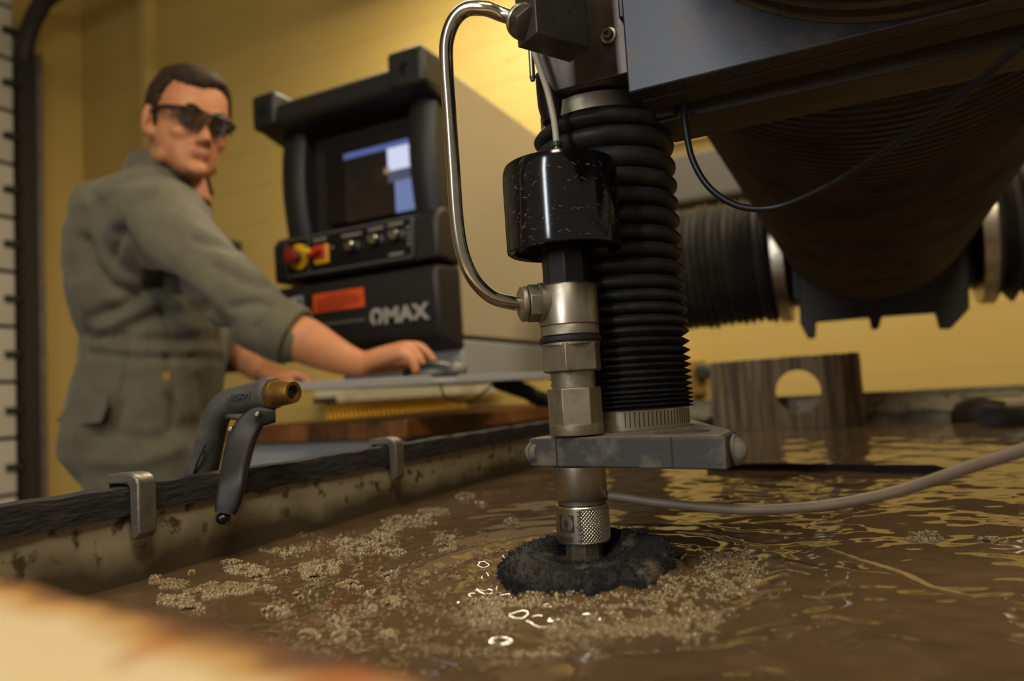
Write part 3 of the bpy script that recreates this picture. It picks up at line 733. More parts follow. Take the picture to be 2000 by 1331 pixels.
# abrasive feed hose
hz = zn(968); hs0 = np.array([NZ[0], NZ[1], hz])+ (P(1186, 968, .44)-P(1135, 968, .44))*.9
hp = [P(1176, 968, .436), P(1215, 972, .430), P(1300, 984, .418), P(1450, 996, .395), P(1600, 989, .37), P(1750, 961, .345), P(1900, 911, .315), P(2010, 876, .295), P(2150, 825, .27), P(2350, 740, .25)]
mb = MB().tube(hp, .0028, n=16, sm=8)
tag(mb.build('abrasive_hose', M['grey_hose'], origin=hp[0]), 'grey vinyl hose running from the nozzle body to the right', 'hose')
# black cable hanging from the arm
cpnts = [P(1336, 205, .455), P(1338, 240, .452), P(1352, 310, .446), P(1385, 366, .44), P(1435, 400, .43), P(1490, 408, .42), P(1550, 394, .41), P(1640, 350, .39), P(1740, 285, .36), P(1850, 208, .325), P(1940, 135, .295), P(2010, 75, .275), P(2120, -20, .25)]
mb = MB().tube(cpnts, .0020, n=14, sm=8)
tag(mb.build('hanging_cable', M['cable'], origin=cpnts[0]), 'black cable drooping from the arm across the upper right', 'cable')
# ------------------------------------------------------------------ cantilever arm and back rail
ZE = .102
arm = thing('cantilever_arm', (.04, .45, .25), 'blued steel arm plate with twin rails and huge black pleated bellows', 'machine arm')
AY = HY-.014
ax0 = PY(1222, 120, AY)[0]; zA = PY(1226, 183, AY)[2]
ZTOP = .62
MB().box((ax0, AY, zA), (.42, AY+.016, ZTOP)).build('face_plate', M['blue_plate'], arm, bevel=.0012)
M['rail_dirty'] = mat('greasy_black_rail', '3c362e', .5, .3, col2='544a3c', nscale=30, lo=.45, hi=.75, stretch=(.25, 1, 1), bump=.3, bscale=90)
MB().box((ax0+.004, AY+.016, zA-.001), (.42, AY+.034, zA+.03)).build('upper_rail', M['rail_dirty'], arm, bevel=.001)
MB().box((ax0+.012, AY+.034, zA+.004), (.42, AY+.048, zA+.03)).build('rail_groove', M['dark_trim'], arm)
MB().box((ax0+.006, AY+.046, zA-.006), (.42, AY+.090, zA+.03)).build('lower_rail', M['rail_dirty'], arm, bevel=.0012)
MB().box((ax0+.006, AY+.040, zA-.004), (ax0+.018, AY+.050, zA+.012)).build('rail_stop', M['rail_dirty'], arm, bevel=.0008)
MB().box((ax0+.03, AY+.09, zA+.03), (.42, AY+.12, ZTOP)).build('back_plate', M['black_ano'], arm)
# large pleated bellows behind the plate (runs back to the carriage) and in front of it
M['pleat_light'] = mat('lit_pleat_crest', '544b3c', .7, col2='2c2822', nscale=16, lo=.4, hi=.7)  # paler crest colour stands in for light catching the pleats
def ybellows(x, z, R, y0, y1, pitch, depth_, name, m):
    prof = []; n = int(abs(y1-y0)/pitch)
    for i in range(n):
        for t in (0, .15, .5, .85):
            prof.append((pitch*(i+t), R-depth_*(.5-.5*math.cos(2*PI*t))))
    prof.append((n*pitch, R))
    s = 1 if y1 > y0 else -1
    mb = MB().lathe((x, y0, z+(.024 if s > 0 else 0)), (0, s, -.019 if s > 0 else 0), prof, n=112)
    for i in range(len(prof)-1):             # light painted on the pleat crests so the ribs show
        if i % 4 in (0, 3):
            for j in range(112): mb.mi[i*112+j] = 1
    return mb.build(name, [m, M['pleat_light']], arm, ang=80)
BX, BZ, BRr = .040, ZE+.353, .200
ybellows(BX, BZ, BRr, AY+.088, 1.72, .0135, .008, 'arm_bellows', M['rubber_far'])
ybellows(.05, ZE+.331, .150, AY-.001, .27, .016, .010, 'front_bellows', M['rubber_far'])
fc_ = MB().lathe((.05, AY-.022, ZE+.331), (0, -1, 0), [(0, .140), (0, .1475), (.012, .1475), (.012, .140)], n=120).build('front_clamp', M['dark_trim'], arm)
mb = MB()
for kk in range(150):
    a_ = 2*PI*kk/150; r_ = .1476
    mb.box((-.0012, -.0045, -.0004), (.0012, .0045, .0004)); 
    vv = np.array(mb.v[-8:]); vv = np.stack([.05+(r_+vv[:, 2])*math.cos(a_)-vv[:, 0]*math.sin(a_), AY-.028+vv[:, 1], ZE+.331+(r_+vv[:, 2])*math.sin(a_)+vv[:, 0]*math.cos(a_)], 1)
    mb.v[-8:] = [tuple(q) for q in vv]
mb.build('clamp_slots', M['gunmetal'], fc_)

# carriage on the back rail
RY = 1.80
rail = thing('rail_carriage', (.1, RY, .1), 'dark carriage bracket with footed plate and pleated rail covers behind the tank', 'machine carriage')
M['bracket'] = mat('dark_grey_casting', '2b2a28', .55, .2, col2='353330', nscale=10)
def pr(px, py, Y): return PY(px, py, Y)
YB = 1.72
outl = [(1540, 300), (1552, 440), (1556, 520), (1562, 632), (1578, 662), (1592, 660), (1593, 629), (1697, 620), (1702, 643), (1716, 643), (1723, 618), (1828, 611), (1836, 642), (1858, 642), (1894, 603), (1891, 440), (1895, 300)]
MB().prism([pr(a, b, YB) for a, b in outl], (0, .03, 0)).build('bracket_plate', M['bracket'], rail, bevel=.003)
# rail bellows on both sides with steel end rings
zc_ = pr(1440, 515, RY)[2]; RR = 122*depth(pr(1440, 515, RY))/FPX
def xbellows(x0, x1, pitch, dep, name):
    prof = []; n = int(abs(x1-x0)/pitch)
    for i in range(n):
        jt = RNG.uniform(-.004, .004)
        for t in (0, .25, .5, .75): prof.append((pitch*(i+t), RR-dep*(.5-.5*math.cos(2*PI*t))+jt))
    prof.append((n*pitch, RR))
    return MB().lathe((x0, RY, zc_), (1 if x1 > x0 else -1, 0, 0), prof, n=64).build(name, M['rubber_far'], rail, ang=70)
xl = pr(1530, 520, RY)[0]; xr_ = pr(1905, 470, RY)[0]
xbellows(xl-.01, pr(1200, 520, RY)[0], .017, .012, 'rail_bellows'); xbellows(xr_+.02, xr_+1.2, .034, .026, 'rail_bellows')
for x0, x1 in ((xl-.012, xl+.012), (xr_-.004, xr_+.022)):
    MB().lathe((x0, RY, zc_), (1, 0, 0), [(0, RR*.9), (0, RR+.002), (x1-x0, RR+.002), (x1-x0, RR*.9)], n=64).build('end_ring', M['steel'], rail)
MB().box((xl+.012, RY-.05, zc_-RR*.75), (xr_-.004, RY+.12, zc_+RR*.8)).build('carriage_body', M['bracket'], rail, bevel=.01)
MB().tube([(pr(1170, 520, RY)[0], RY, zc_), (xr_+1.3, RY, zc_)], .04, n=16).build('rail_beam', M['galv'], rail)
for x_ in (pr(1215, 520, RY)[0], xr_+1.25):
    MB().box((x_-.06, RY-.06, FLZ), (x_+.06, RY+.06, zc_)).build('rail_post', M['bracket'], rail, bevel=.008)
# ------------------------------------------------------------------ control console on its swing arm
M['con_black'] = mat('black_moulded_plastic', '1b1917', .48, 0, col2='211e1b', nscale=120, spec=.45, bump=.12, bscale=400)
M['con_gloss'] = mat('black_satin_panel', '100f0e', .35, spec=.45)
M['con_beige'] = mat('beige_enamel', 'a8997c', .45, col2='a19276', nscale=3)
M['con_grey'] = mat('light_grey_enamel', '8d8c88', .45)
M['line'] = mat('grey_printed_line', '57544f', .5)
con = thing('control_console', (-1.01, 1.6, .13), 'black and beige machine control console with screen and knobs', 'console')
FY = 1.30
X0, X1 = -1.252, -.792
def fx(px, py, Y=FY): return PY(px, py, Y)
# beige cabinet: main body and lower body split by a seam
MB().box((X0+.01, FY+.08, .238), (X1-.002, 2.02, .853)).build('cabinet_body', M['con_beige'], con, bevel=.006)
MB().box((X0+.12, FY+.078, .140), (X1-.002, 2.02, .230)).build('cabinet_base', M['con_grey'], con, bevel=.004)
MB().box((X0+.03, FY+.09, .228), (X1-.012, 2.0, .240)).build('seam', M['dark_trim'], con)
# black front: profile along the depth extruded across, in three stacked mouldings
def moulding(prof, x0, x1, name, bev=.008):
    return MB().prism([np.array([x0, y, z]) for y, z in prof], (x1-x0, 0, 0)).build(name, M['con_black'], con, bevel=bev, seg=3)
moulding([(FY-.004, .232), (FY+.085, .205), (FY+.085, .395), (FY-.012, .388), (FY-.020, .375), (FY-.014, .25)], X0+.005, X1, 'lower_moulding')
moulding([(FY-.012, .402), (FY+.085, .398), (FY+.085, .515), (FY+.03, .520), (FY, .508), (FY-.014, .49)], X0-.002, X1+.004, 'control_moulding')
# upper part: two curved side pillars, recess between, hood with raised lugs
def pillar(xa, xb, name):
    mb = MB(); rings = []
    for z in np.linspace(.50, .80, 18):
        s = math.sin(PI*(z-.50)/.30); y = FY+.018-.018*s
        rings.append([(xa, FY+.085, z), (xb, FY+.085, z), (xb, y+.012, z), (xb*.75+xa*.25, y, z), (xb*.25+xa*.75, y, z), (xa, y+.012, z)])
    return mb.loft(rings).build(name, M['con_black'], con, bevel=.003)
pillar(X0+.012, X0+.085, 'side_pillar'); pillar(X1-.075, X1-.004, 'side_pillar')
MB().box((X0+.08, FY+.055, .50), (X1-.07, FY+.085, .80)).build('screen_recess', M['con_black'], con)
hood = MB().prism([np.array([X0-.02, y, z]) for y, z in ((FY-.032, .775), (FY-.040, .79), (FY-.036, .822), (FY-.02, .835), (FY+.085, .838), (FY+.085, .765), (FY+.05, .755))], (X1-X0+.028, 0, 0)).build('hood', M['con_black'], con, bevel=.01, seg=3)
for xa, xb in ((X0-.026, X0+.05), (X1-.085, X1+.010)):
    lug = MB().box((xa, FY-.044, .775), (xb, FY+.075, .862)).build('hood_lug', M['con_black'], con, bevel=.012, seg=3)
    xm = (xa+xb)/2; MB().lathe((xm, FY-.043, .815), (0, -1, 0), [(-.002, .014), (.002, .014), (.003, .011)], n=20).build('lug_cap', M['con_gloss'], lug)
# screen glass and lit display
gl = MB().box((-1.118, FY+.030, .528), (-.862, FY+.056, .728)).build('screen_bezel', M['con_gloss'], con, bevel=.004)
def quad(x0, x1, z0, z1, y, th=.0015): return MB().box((x0, y-th, z0), (x1, y, z1))
yS = FY+.0298
scr = lambda n, c, e: mat(n, '050505', .18, emit=(c, e))
sx0, sx1, sz0, sz1 = -1.060, -.866, .528, .692
disp = quad(sx0, sx1, sz0, sz1, yS).build('display', scr('display_dark', '3c372c', .22), con)
quad(sx0, sx1, sz1-.013, sz1, yS-.0015).build('screen_title_bar', scr('display_blue', '6f7fc8', .55), disp)
quad(-.935, sx1, sz1-.066, sz1-.013, yS-.0015).build('screen_reflection', scr('display_white', 'dfe6ff', .85), disp)  # window reflection on the glass, put in as emission
quad(-.935, sx1, sz1-.092, sz1-.066, yS-.0015).build('screen_toolbar', scr('display_mid', '6c6f92', .45), disp)
quad(-.918, sx1, sz0, sz1-.092, yS-.0015).build('screen_side_panel', scr('display_pale_blue', '8fa0d8', .62), disp)
for k in range(7):
    quad(-.914, sx1+(-.006), sz0+.006+k*.010, sz0+.0075+k*.010, yS-.003, .0006).build('screen_row', scr('display_row', '5b6aa8', .4), disp)
quad(-.946, -.928, .622, .636, yS-.0015).build('screen_cursor', scr('display_cursor', 'b8a070', .5), disp)
# control panel: printed frame, emergency stop, switch and knobs
PYc = FY-.0145
cpn = MB().box((-1.212, PYc-.002, .409), (-.846, PYc+.004, .500)).build('control_panel', M['con_gloss'], con, bevel=.002)
def hline(x0, x1, z, w_=.0035, p=cpn, m='line'): MB().box((x0, PYc-.0032, z-w_/2), (x1, PYc-.0018, z+w_/2)).build('printed_line', M[m], p)
def vline(z0, z1, x, w_=.0035, p=cpn, m='line'): MB().box((x-w_/2, PYc-.0032, z0), (x+w_/2, PYc-.0018, z1)).build('printed_line', M[m], p)
hline(-1.208, -.850, .498); hline(-1.208, -.850, .412); vline(.412, .498, -1.208); vline(.412, .498, -.850); vline(.412, .498, -1.139)
M['print_pale'] = mat('pale_printed_mark', '8c877c', .5)
for xa, xb, z in ((-1.125, -1.085, .487), (-1.04, -.985, .484), (-.965, -.925, .487), (-.912, -.872, .489), (-.912, -.875, .423)):
    hline(xa, xb, z, .0045, cpn, 'print_pale')
for k in range(4): hline(-.862, -.856, .44+.012*k, .005, cpn, 'print_pale')
hline(-1.072, -1.066, .463, .005, cpn, 'print_pale')
M['yellow'] = mat('yellow_plastic', 'd8a818', .4); M['red'] = mat('dull_red_plastic', '7a2418', .4); M['red2'] = mat('bright_red_plastic', 'b8301c', .4)
ec = np.array([-1.168, PYc, .455])
es = MB().lathe(ec, (0, -1, 0), [(0, .030), (.005, .030), (.006, .028)], n=36).build('stop_plate', M['yellow'], con)
MB().lathe(ec, (0, -1, 0), [(.005, .013), (.02, .013), (.022, .011)], n=24).build('stop_stem', M['steel_dull'], es)
MB().lathe(ec, (0, -1, 0), [(.022, .012), (.024, .019), (.032, .020), (.038, .016), (.040, .008)], n=28).build('stop_button', M['red'], es)
sc_ = np.array([-1.100, PYc, .452])
sw = MB().box((-1.122, PYc-.006, .430), (-1.080, PYc, .474)).build('switch_plate', M['yellow'], con, bevel=.002)
MB().box((-1.119, PYc-.014, .440), (-1.083, PYc-.006, .472)).build('switch_body', M['red2'], sw, bevel=.004)
mb = MB().box((-1.128, PYc-.030, .448), (-1.084, PYc-.014, .458), rot=np.array([[.94, 0, -.34], [0, 1, 0], [.34, 0, .94]])); mb.build('switch_handle', M['red2'], sw, bevel=.004)
MB().box((-1.138, PYc-.031, .452), (-1.118, PYc-.015, .466)).build('switch_tip', M['yellow'], sw, bevel=.003)
M['knob_black'] = mat('black_knob', '0e0d0d', .25)
for kx, kz, nm in ((-1.010, .458, 0), (-.944, .462, 0), (-.888, .464, 0)):
    c_ = np.array([kx, PYc, kz])
    kb = MB().lathe(c_, (0, -1, 0), [(0, .019), (.004, .019), (.006, .016)], n=32).build('knob', M['knob_black'], con)
    MB().lathe(c_, (0, -1, 0), [(.004, .0135), (.02, .012), (.022, .010)], n=24).build('knob_cap', M['chrome'], kb)
    MB().box((kx-.0018, PYc-.0235, kz), (kx+.0018, PYc-.020, kz+.011)).build('knob_pointer', M['con_gloss'], kb)
# lower moulding: orange warning label, brand name, emblem
yL = FY-.0195
lo_p = [q for q in con.children if q.name.startswith('lower_moulding')][0]
M['orange'] = mat('orange_sticker', 'd8501c', .45)
lb = MB().box((-1.129, yL-.0008, .317), (-.984, yL+.004, .360)).build('warning_label', M['orange'], con)
M['label_ink'] = mat('dark_label_ink', '5a2410', .5)
for z, a_, b_ in ((.352, -1.09, -1.02), (.345, -1.115, -1.0), (.339, -1.12, -.995), (.333, -1.12, -.99), (.327, -1.115, -1.0), (.322, -1.12, -1.04)):
    MB().box((a_, yL-.0012, z-.0013), (b_, yL-.0007, z+.0013)).build('label_line', M['label_ink'], lb)
v, f = text_geo('MAX', 1, .02, .045); M['logo'] = mat('silver_logo_lettering', 'a39d92', .4, .2)
hh = v[:, 1].max()
s_ = .118/v[:, 0].max()
mb = MB()
mb.add([(-.931+a*s_+(b*.0), yL-.001-q*.02, .272+b*.036/hh) for a, b, q in v], f)
# the O: a thick ring open at the bottom, like a keyhole
ri, ro_ = [], []
for t in np.linspace(-PI/2+.30, 1.5*PI-.30, 40):
    ri.append((-.952+.0085*math.cos(t), .2905+.0095*math.sin(t))); ro_.append((-.952+.0175*math.cos(t), .2905+.0195*math.sin(t)))
pts = ro_+ri[::-1]; n_ = len(ri)
vv = [(x, yL-.0012, z) for x, z in ro_]+[(x, yL-.0012, z) for x, z in ri]+[(x, yL+.001, z) for x, z in ro_]+[(x, yL+.001, z) for x, z in ri]
ff = []
for i in range(n_-1): ff += [(i, i+1, n_+i+1, n_+i), (2*n_+i, 3*n_+i, 3*n_+i+1, 2*n_+i+1), (i, 2*n_+i, 2*n_+i+1, i+1), (n_+i, n_+i+1, 3*n_+i+1, 3*n_+i)]
mb.add(vv, ff)
mb.build('brand_lettering', M['logo'], con, flat=True)
MB().box((-1.125, yL-.0006, .285), (-.985, yL+.003, .291)).build('trim_line', M['line'], con)
eb = MB().box((-1.190, yL-.0008, .322), (-1.160, yL+.003, .362)).build('emblem', mat('pale_emblem', '9aa0a4', .5), con)
MB().lathe((-1.175, yL-.0008, .342), (0, -1, 0), [(0, .0125), (.0006, .0125)], n=24).build('emblem_disc', M['con_gloss'], eb)
# swing arm that carries the console, standing behind the bellows
MB().tube([(-.62, 1.98, FLZ), (-.62, 1.98, .34)], .045, n=20).build('support_post', M['con_black'], con)
MB().box((-.80, 1.94, .28), (-.58, 2.02, .33)).build('support_arm', M['con_black'], con, bevel=.005)
MB().lathe((-.62, 1.98, FLZ), ZA, [(0, .16), (.012, .16), (.02, .05)], n=32).build('post_foot', M['con_black'], con)

# keyboard tray on the swing arm
M['tray_grey'] = mat('grey_tray_enamel', '86807a', .45)
tA, tB = P(560, 750, 1.215), P(1075, 729, 1.30)
tz = .138
d_ = (tB-tA); d_[2] = 0; L_ = np.linalg.norm(d_); u_ = d_/L_; n_ = np.array([-u_[1], u_[0], 0])
if n_ @ FW < 0: n_ = -n_
zA_, zB_ = tA[2], tB[2]
tray = thing('keyboard_tray', (tA+tB)/2, 'grey metal keyboard tray edge jutting out below the console', 'tray')
def tp(s, t, z): # s along the edge in metres, t depth
    q = tA+u_*s+n_*t; return np.array([q[0], q[1], (zA_+(zB_-zA_)*s/L_)+z])
def tbox(s0, s1, t0, t1, z0, z1): 
    m_ = MB(); m_.add([tp(s, t, z) for z in (z0, z1) for s, t in ((s0, t0), (s1, t0), (s1, t1), (s0, t1))], [(0, 3, 2, 1), (4, 5, 6, 7), (0, 1, 5, 4), (1, 2, 6, 5), (2, 3, 7, 6), (3, 0, 4, 7)]); return m_
tbox(0, L_, .004, .27, -.008, .0).build('tray_panel', M['con_grey'], tray, bevel=.002)
sN0, sN1 = (832-560)/515*L_, (890-560)/515*L_
prof = [(0, -.013), (0, .002), (sN0, .004), (sN0+.012, -.005), (sN1-.012, -.005), (sN1, .004), (L_, .003), (L_, -.010)]
MB().prism([tp(s, 0, z) for s, z in prof], n_*.006).build('front_lip', M['tray_grey'], tray, bevel=.0015)
tbox(sN0-.004, sN1+.004, .007, .02, -.008, .006).build('notch_insert', M['dark_trim'], tray)
tbox(sN1+.02, sN1+.19, .01, .12, .0, .005).build('mouse_pad', M['dark_trim'], tray)
MB().tube([tp(sN0+.02, .05, -.008), tp(sN0+.03, .05, -.035), tp(sN0+.07, .05, -.045), tp(sN1+.06, .05, -.02), tp(sN1+.07, .05, -.008)], .0018, n=8, sm=6).build('mouse_wire', M['dark_trim'], tray)
MB().tube([tp(L_-.08, .12, -.008), tp(L_-.02, .14, -.03), tp(L_+.05, .2, -.05), (-.62, 1.9, .1), (-.62, 1.97, .06)], .016, n=14, sm=6).build('tray_arm', M['con_black'], tray)
# computer mouse under his hand
ms = tp((842-560)/515*L_, .055, 0)
mouse = thing('computer_mouse', ms, 'black and grey computer mouse under his right hand', 'mouse')
def mouse_body():
    rings = []
    for t in np.linspace(0, 1, 14):
        w_ = .030*math.sin(PI*(.08+.84*t))**.4; h_ = .034*math.sin(PI*(.10+.78*t))**.6
        rings.append([ms+u_*(-.055+.11*t)+n_*w_*math.cos(a)+ZA*(max(0, h_*math.sin(a))+.0005) for a in np.linspace(0, 2*PI, 20, endpoint=False)])
    return MB().loft(rings)
mouse_body().build('mouse_shell', M['con_gloss'], mouse)
MB().ell(ms+u_*.045+ZA*.014, (.018, .024, .014)).build('mouse_button', mat('tan_grey_plastic', '6a6456', .4), mouse)

# butcher block table and its grey cabinet
TBX1, TBX0, TBY0, TBY1, TZ = -.745, -1.20, 1.075, 2.1, .069
tbl = thing('workbench', ((TBX0+TBX1)/2, (TBY0+TBY1)/2, FLZ), 'butcher block workbench with grey cabinet behind the tank wall', 'workbench')
staves = [mat('wood_stave_%d' % i, c, .5, col2=c2, nscale=14, stretch=(4, .5, 1)) for i, (c, c2) in enumerate((('7a4a22', '5f3616'), ('8f5a2b', '744420'), ('66401f', '512f14'), ('85512a', '6a3d1b')))]
xs = list(np.arange(TBX0, TBX1-.01, .0455)); 
for i, x in enumerate(xs):
    MB().box((x+.0003, TBY0, TZ-.033), (min(x+.0452, TBX1), TBY1, TZ)).build('stave', staves[(i*5+i//3) % 4], tbl, bevel=.001, seg=1)
cb = MB().box((TBX0+.03, TBY0+.02, FLZ+.05), (TBX1-.02, TBY1-.02, TZ-.034)).build('cabinet', M['con_grey'], tbl, bevel=.004)
for k in range(3):
    z1_ = TZ-.07-k*.26
    dw = MB().box((TBX0+.035, TBY0+.008, z1_-.245), (TBX1-.025, TBY0+.022, z1_)).build('drawer', M['con_grey'], tbl, bevel=.004)
    MB().tube([(-1.07, TBY0-.01, z1_-.05), (-.90, TBY0-.01, z1_-.05)], .006, n=10).build('drawer_pull', M['steel_dull'], dw)
MB().box((TBX0+.03, TBY0+.03, FLZ), (TBX1-.02, TBY1-.03, FLZ+.05)).build('plinth', M['dark_trim'], tbl)

# push broom head hanging on the back wall
br = thing('push_broom', PY(790, 800, WY-.07), 'white push broom head with yellow bristles hung on the wall beneath the console', 'broom')
b0, b1 = PY(622, 773, WY-.06), PY(968, 748, WY-.06)
zt_ = (b0[2]+b1[2])/2-.042
MB().box((b0[0], WY-.09, zt_+.0), (b1[0], WY-.03, zt_+.075)).build('broom_block', mat('white_painted_block', 'd0c6aa', .5, col2='a89a78', nscale=9, lo=.5, hi=.8), br, bevel=.006)
MB().box((b0[0]-.01, WY-.092, zt_+.0), (b0[0]+.14, WY-.028, zt_+.03)).build('broom_end', M['dark_trim'], br, bevel=.004)
tuft = None; M['bristle'] = mat('yellow_broom_bristle', 'e0a818', .6, col2='c08c10', nscale=80, stretch=(1, 1, .1))
nt = 30
for k in range(nt):
    x = b0[0]+.05+(b1[0]-b0[0]-.22)*k/(nt-1)
    if tuft is None:
        rings = []
        for t in (0, .5, 1):
            r = .006+.004*t
            rings.append([(x+.018*t+r*math.cos(a), WY-.06+r*1.6*math.sin(a), zt_-.085*t) for a in np.linspace(0, 2*PI, 8, endpoint=False)])
        tuft = MB().loft(rings).build('bristle_tuft', M['bristle'], br, origin=(x, WY-.06, zt_)); tx0 = x
    else:
        c = tuft.copy(); COL.objects.link(c); c.parent = br; c.location.x += x-tx0
for x in (b0[0]+.2, b1[0]-.2): MB().tube([(x, WY+.0, zt_+.08), (x, WY-.06, zt_+.085)], .006, n=8).build('wall_hook', M['galv'], br)
# ------------------------------------------------------------------ rim clips
M['clip'] = mat('cast_zinc_clip', '8b8779', .42, .85, col2='5f5a4e', nscale=70, lo=.4, hi=.7, rough2=.6, bump=.1, bscale=300)
def clip_geo(y, w_=.013, s=1.0):
    # hook profile across the rim (x outward negative), extruded along the rim
    xi = TX0+.0042; xo = TX0-.0155; zt = RIMZ+.0035
    t = .0085*s
    prof = [(xi, zt-.0330*s), (xi+t*.55, zt-.0335*s), (xi+t, zt-.0300*s), (xi+t, zt+.0005), (xi+t*.75, zt+.0045), (xi+t*.2, zt+.0068), (xi-.004, zt+.0075), (xo-.002, zt+.0066), (xo-.006, zt+.003), (xo-.0068, zt-.010), (xo-.0005, zt-.010), (xo-.0005, zt+.0006), (xi-.002, zt+.0006), (xi, zt-.002)]
    return MB().prism([np.array([a, y-w_/2, b]) for a, b in prof], (0, w_, 0))
def clip_thing(px, py, label):
    y = PX(px, py, TX0)[1]
    return tag(clip_geo(y).build('rim_clip', M['clip'], origin=(TX0, y, RIMZ), bevel=.0012, seg=3), label, 'clip', 'metal clips hooked over the tank rim')
clip_thing(262, 960, 'cast metal clip hooked over the tank rim left of the spray gun')
clip_thing(760, 880, 'cast metal clip hooked over the tank rim right of the spray gun')

# ------------------------------------------------------------------ hose spray gun hung on the rim
M['gun'] = mat('grey_cast_gun_body', '3d3c3b', .58, .15, col2='5a554b', nscale=50, lo=.4, hi=.75, rough2=.65, bump=.12, bscale=250)
M['lever'] = mat('black_worn_lever', '131211', .55, .0, col2='221f1c', nscale=60, bump=.1, bscale=200)
DG = .545
gun = thing('hose_spray_gun', P(430, 940, DG), 'grey pistol spray gun with brass tip hung over the tank rim', 'spray gun')
g = FPX/DG
def G(px, py, dd=0): return P(px, py, DG+dd)
gpath = [G(378, 990, .012), G(392, 930, .01), G(405, 880, .008), G(416, 836, .005), G(428, 806, .002), G(448, 788, 0), G(478, 780, -.004), G(512, 772, -.008), G(528, 769, -.010)]
grad = [28/g, 31/g, 29/g, 26/g, 26/g, 28/g, 28/g, 28/g, 29/g]
MB().tube(gpath, grad, n=24, sm=6).build('gun_body', M['gun'], gun)
bax = G(590, 765, -.026)-G(528, 769, -.010); bl = np.linalg.norm(bax); bo = G(522, 770, -.008)
MB().lathe(bo, bax, [(-.004, 27/g), (-.002, 32/g), (.004, 32/g), (.006, 30/g), (.007, 26/g)], n=32).build('gun_collar', M['gun'], gun)
tip = MB().lathe(bo, bax, [(.005, 27/g), (.010, 27/g), (.0105, 25/g), (.018, 24/g), (.026, 21/g), (.0275, 20/g), (.0275, 14/g), (.0220, 12/g)], n=36).build('brass_tip', M['brass'], gun)
mb = MB()
a_, u2, v2 = basis(bax)
for kk in range(40):
    th = 2*PI*kk/40; c_ = bo+a_*.0085+(27.2/g)*(u2*math.cos(th)+v2*math.sin(th)); d1 = -u2*math.sin(th)+v2*math.cos(th)
    mb.add([c_+d1*.0003-a_*.0018, c_-d1*.0003-a_*.0018, c_-d1*.0003+a_*.0018, c_+d1*.0003+a_*.0018, c_+(u2*math.cos(th)+v2*math.sin(th))*.0005-a_*.0018, c_+(u2*math.cos(th)+v2*math.sin(th))*.0005+a_*.0018], [(0, 4, 5, 3), (4, 1, 2, 5)])
mb.build('tip_knurl', M['brass'], tip)
MB().lathe(bo, bax, [(.0215, 11.5/g), (.0240, 10/g), (.0255, 5/g)], n=20).build('spray_plug', M['lever'], tip)
# trigger lever: flattened section swept down over the inside of the rim
lp = [(538, 812, -.014, 13, 13), (522, 813, -.016, 17, 14), (503, 815, -.018, 21, 14), (484, 836, -.022, 25, 14), (470, 868, -.030, 27, 14), (461, 905, -.042, 27, 14), (454, 945, -.055, 26, 14), (446, 980, -.060, 24, 13), (440, 1003, -.062, 19, 12)]
rings = []
cen = smooth_path([G(a, b, c) for a, b, c, _, _ in lp], 5); m_ = len(cen)
ws = np.interp(np.linspace(0, 1, m_), np.linspace(0, 1, len(lp)), [q[3] for q in lp]); ts = np.interp(np.linspace(0, 1, m_), np.linspace(0, 1, len(lp)), [q[4] for q in lp])
for i in range(m_):
    t = cen[min(i+1, m_-1)]-cen[max(i-1, 0)]; t /= np.linalg.norm(t); sd = np.cross(t, FW); sd /= np.linalg.norm(sd); fr_ = np.cross(sd, t)
    gg = FPX/depth(cen[i])
    rings.append([cen[i]+sd*ws[i]/gg*abs(math.cos(a))**.55*math.copysign(1, math.cos(a))+fr_*ts[i]/gg*abs(math.sin(a))**.55*math.copysign(1, math.sin(a)) for a in np.linspace(0, 2*PI, 20, endpoint=False)])
lever = MB().loft(rings).build('trigger_lever', M['lever'], gun)
ce = G(436, 1013, -.062); MB().ell(ce, (.0050, .0050, .0042)).build('lever_tip', mat('black_rubber_tip', '0c0c0c', .25), gun)
for px, py, dd in ((503, 809, -.024), (451, 838, -.020)):
    c_ = G(px, py, dd-.0015); MB().lathe(c_, -FW, [(-.003, .0018), (.0018, .0018), (.0024, .0012)], n=16).build('pivot_pin', M['steel'], gun)
mb = MB(); mb.tube([G(445, 812, -.004), G(468, 815, -.010), G(490, 812, -.012)], .0028, n=10, sm=4); mb.build('valve_stem', M['steel_dull'], gun)
MB().tube([G(372, 945, .0), G(385, 905, -.006), G(401, 868, -.008)], .0009, n=8, sm=4).build('lock_wire', M['dark_trim'], gun)
# raised maker's name on the barrel and lettering down the grip
def plane_text(s, px0, py0, px1, py1, hpx, dd, name, bold=.02):
    v, f = text_geo(s, 1, .5, bold); a0, a1 = G(px0, py0, dd), G(px1, py1, dd-.003)
    ux = a1-a0; sc_ = np.linalg.norm(ux)/v[:, 0].max(); ux = ux/np.linalg.norm(ux); nrm = -FW; uy = np.cross(nrm, ux); uy /= np.linalg.norm(uy)
    hs = (hpx/g)/v[:, 1].max()
    mb = MB(); mb.add([a0+ux*x*sc_+uy*y*hs+nrm*(q*.0012) for x, y, q in v], f); return mb.build(name, M['gun'], gun, flat=True)
plane_text('NELSON', 444, 784, 490, 776, 11, -.0150, 'maker_name')
plane_text('NELSON', 388, 932, 402, 880, 8, -.0005, 'grip_name')
# hose tail behind the rim
MB().tube([G(378, 990, .012), G(374, 1030, .014), G(372, 1120, .02), G(380, 1300, .03)], .012, n=14, sm=5).build('hose_tail', M['dark_trim'], gun)

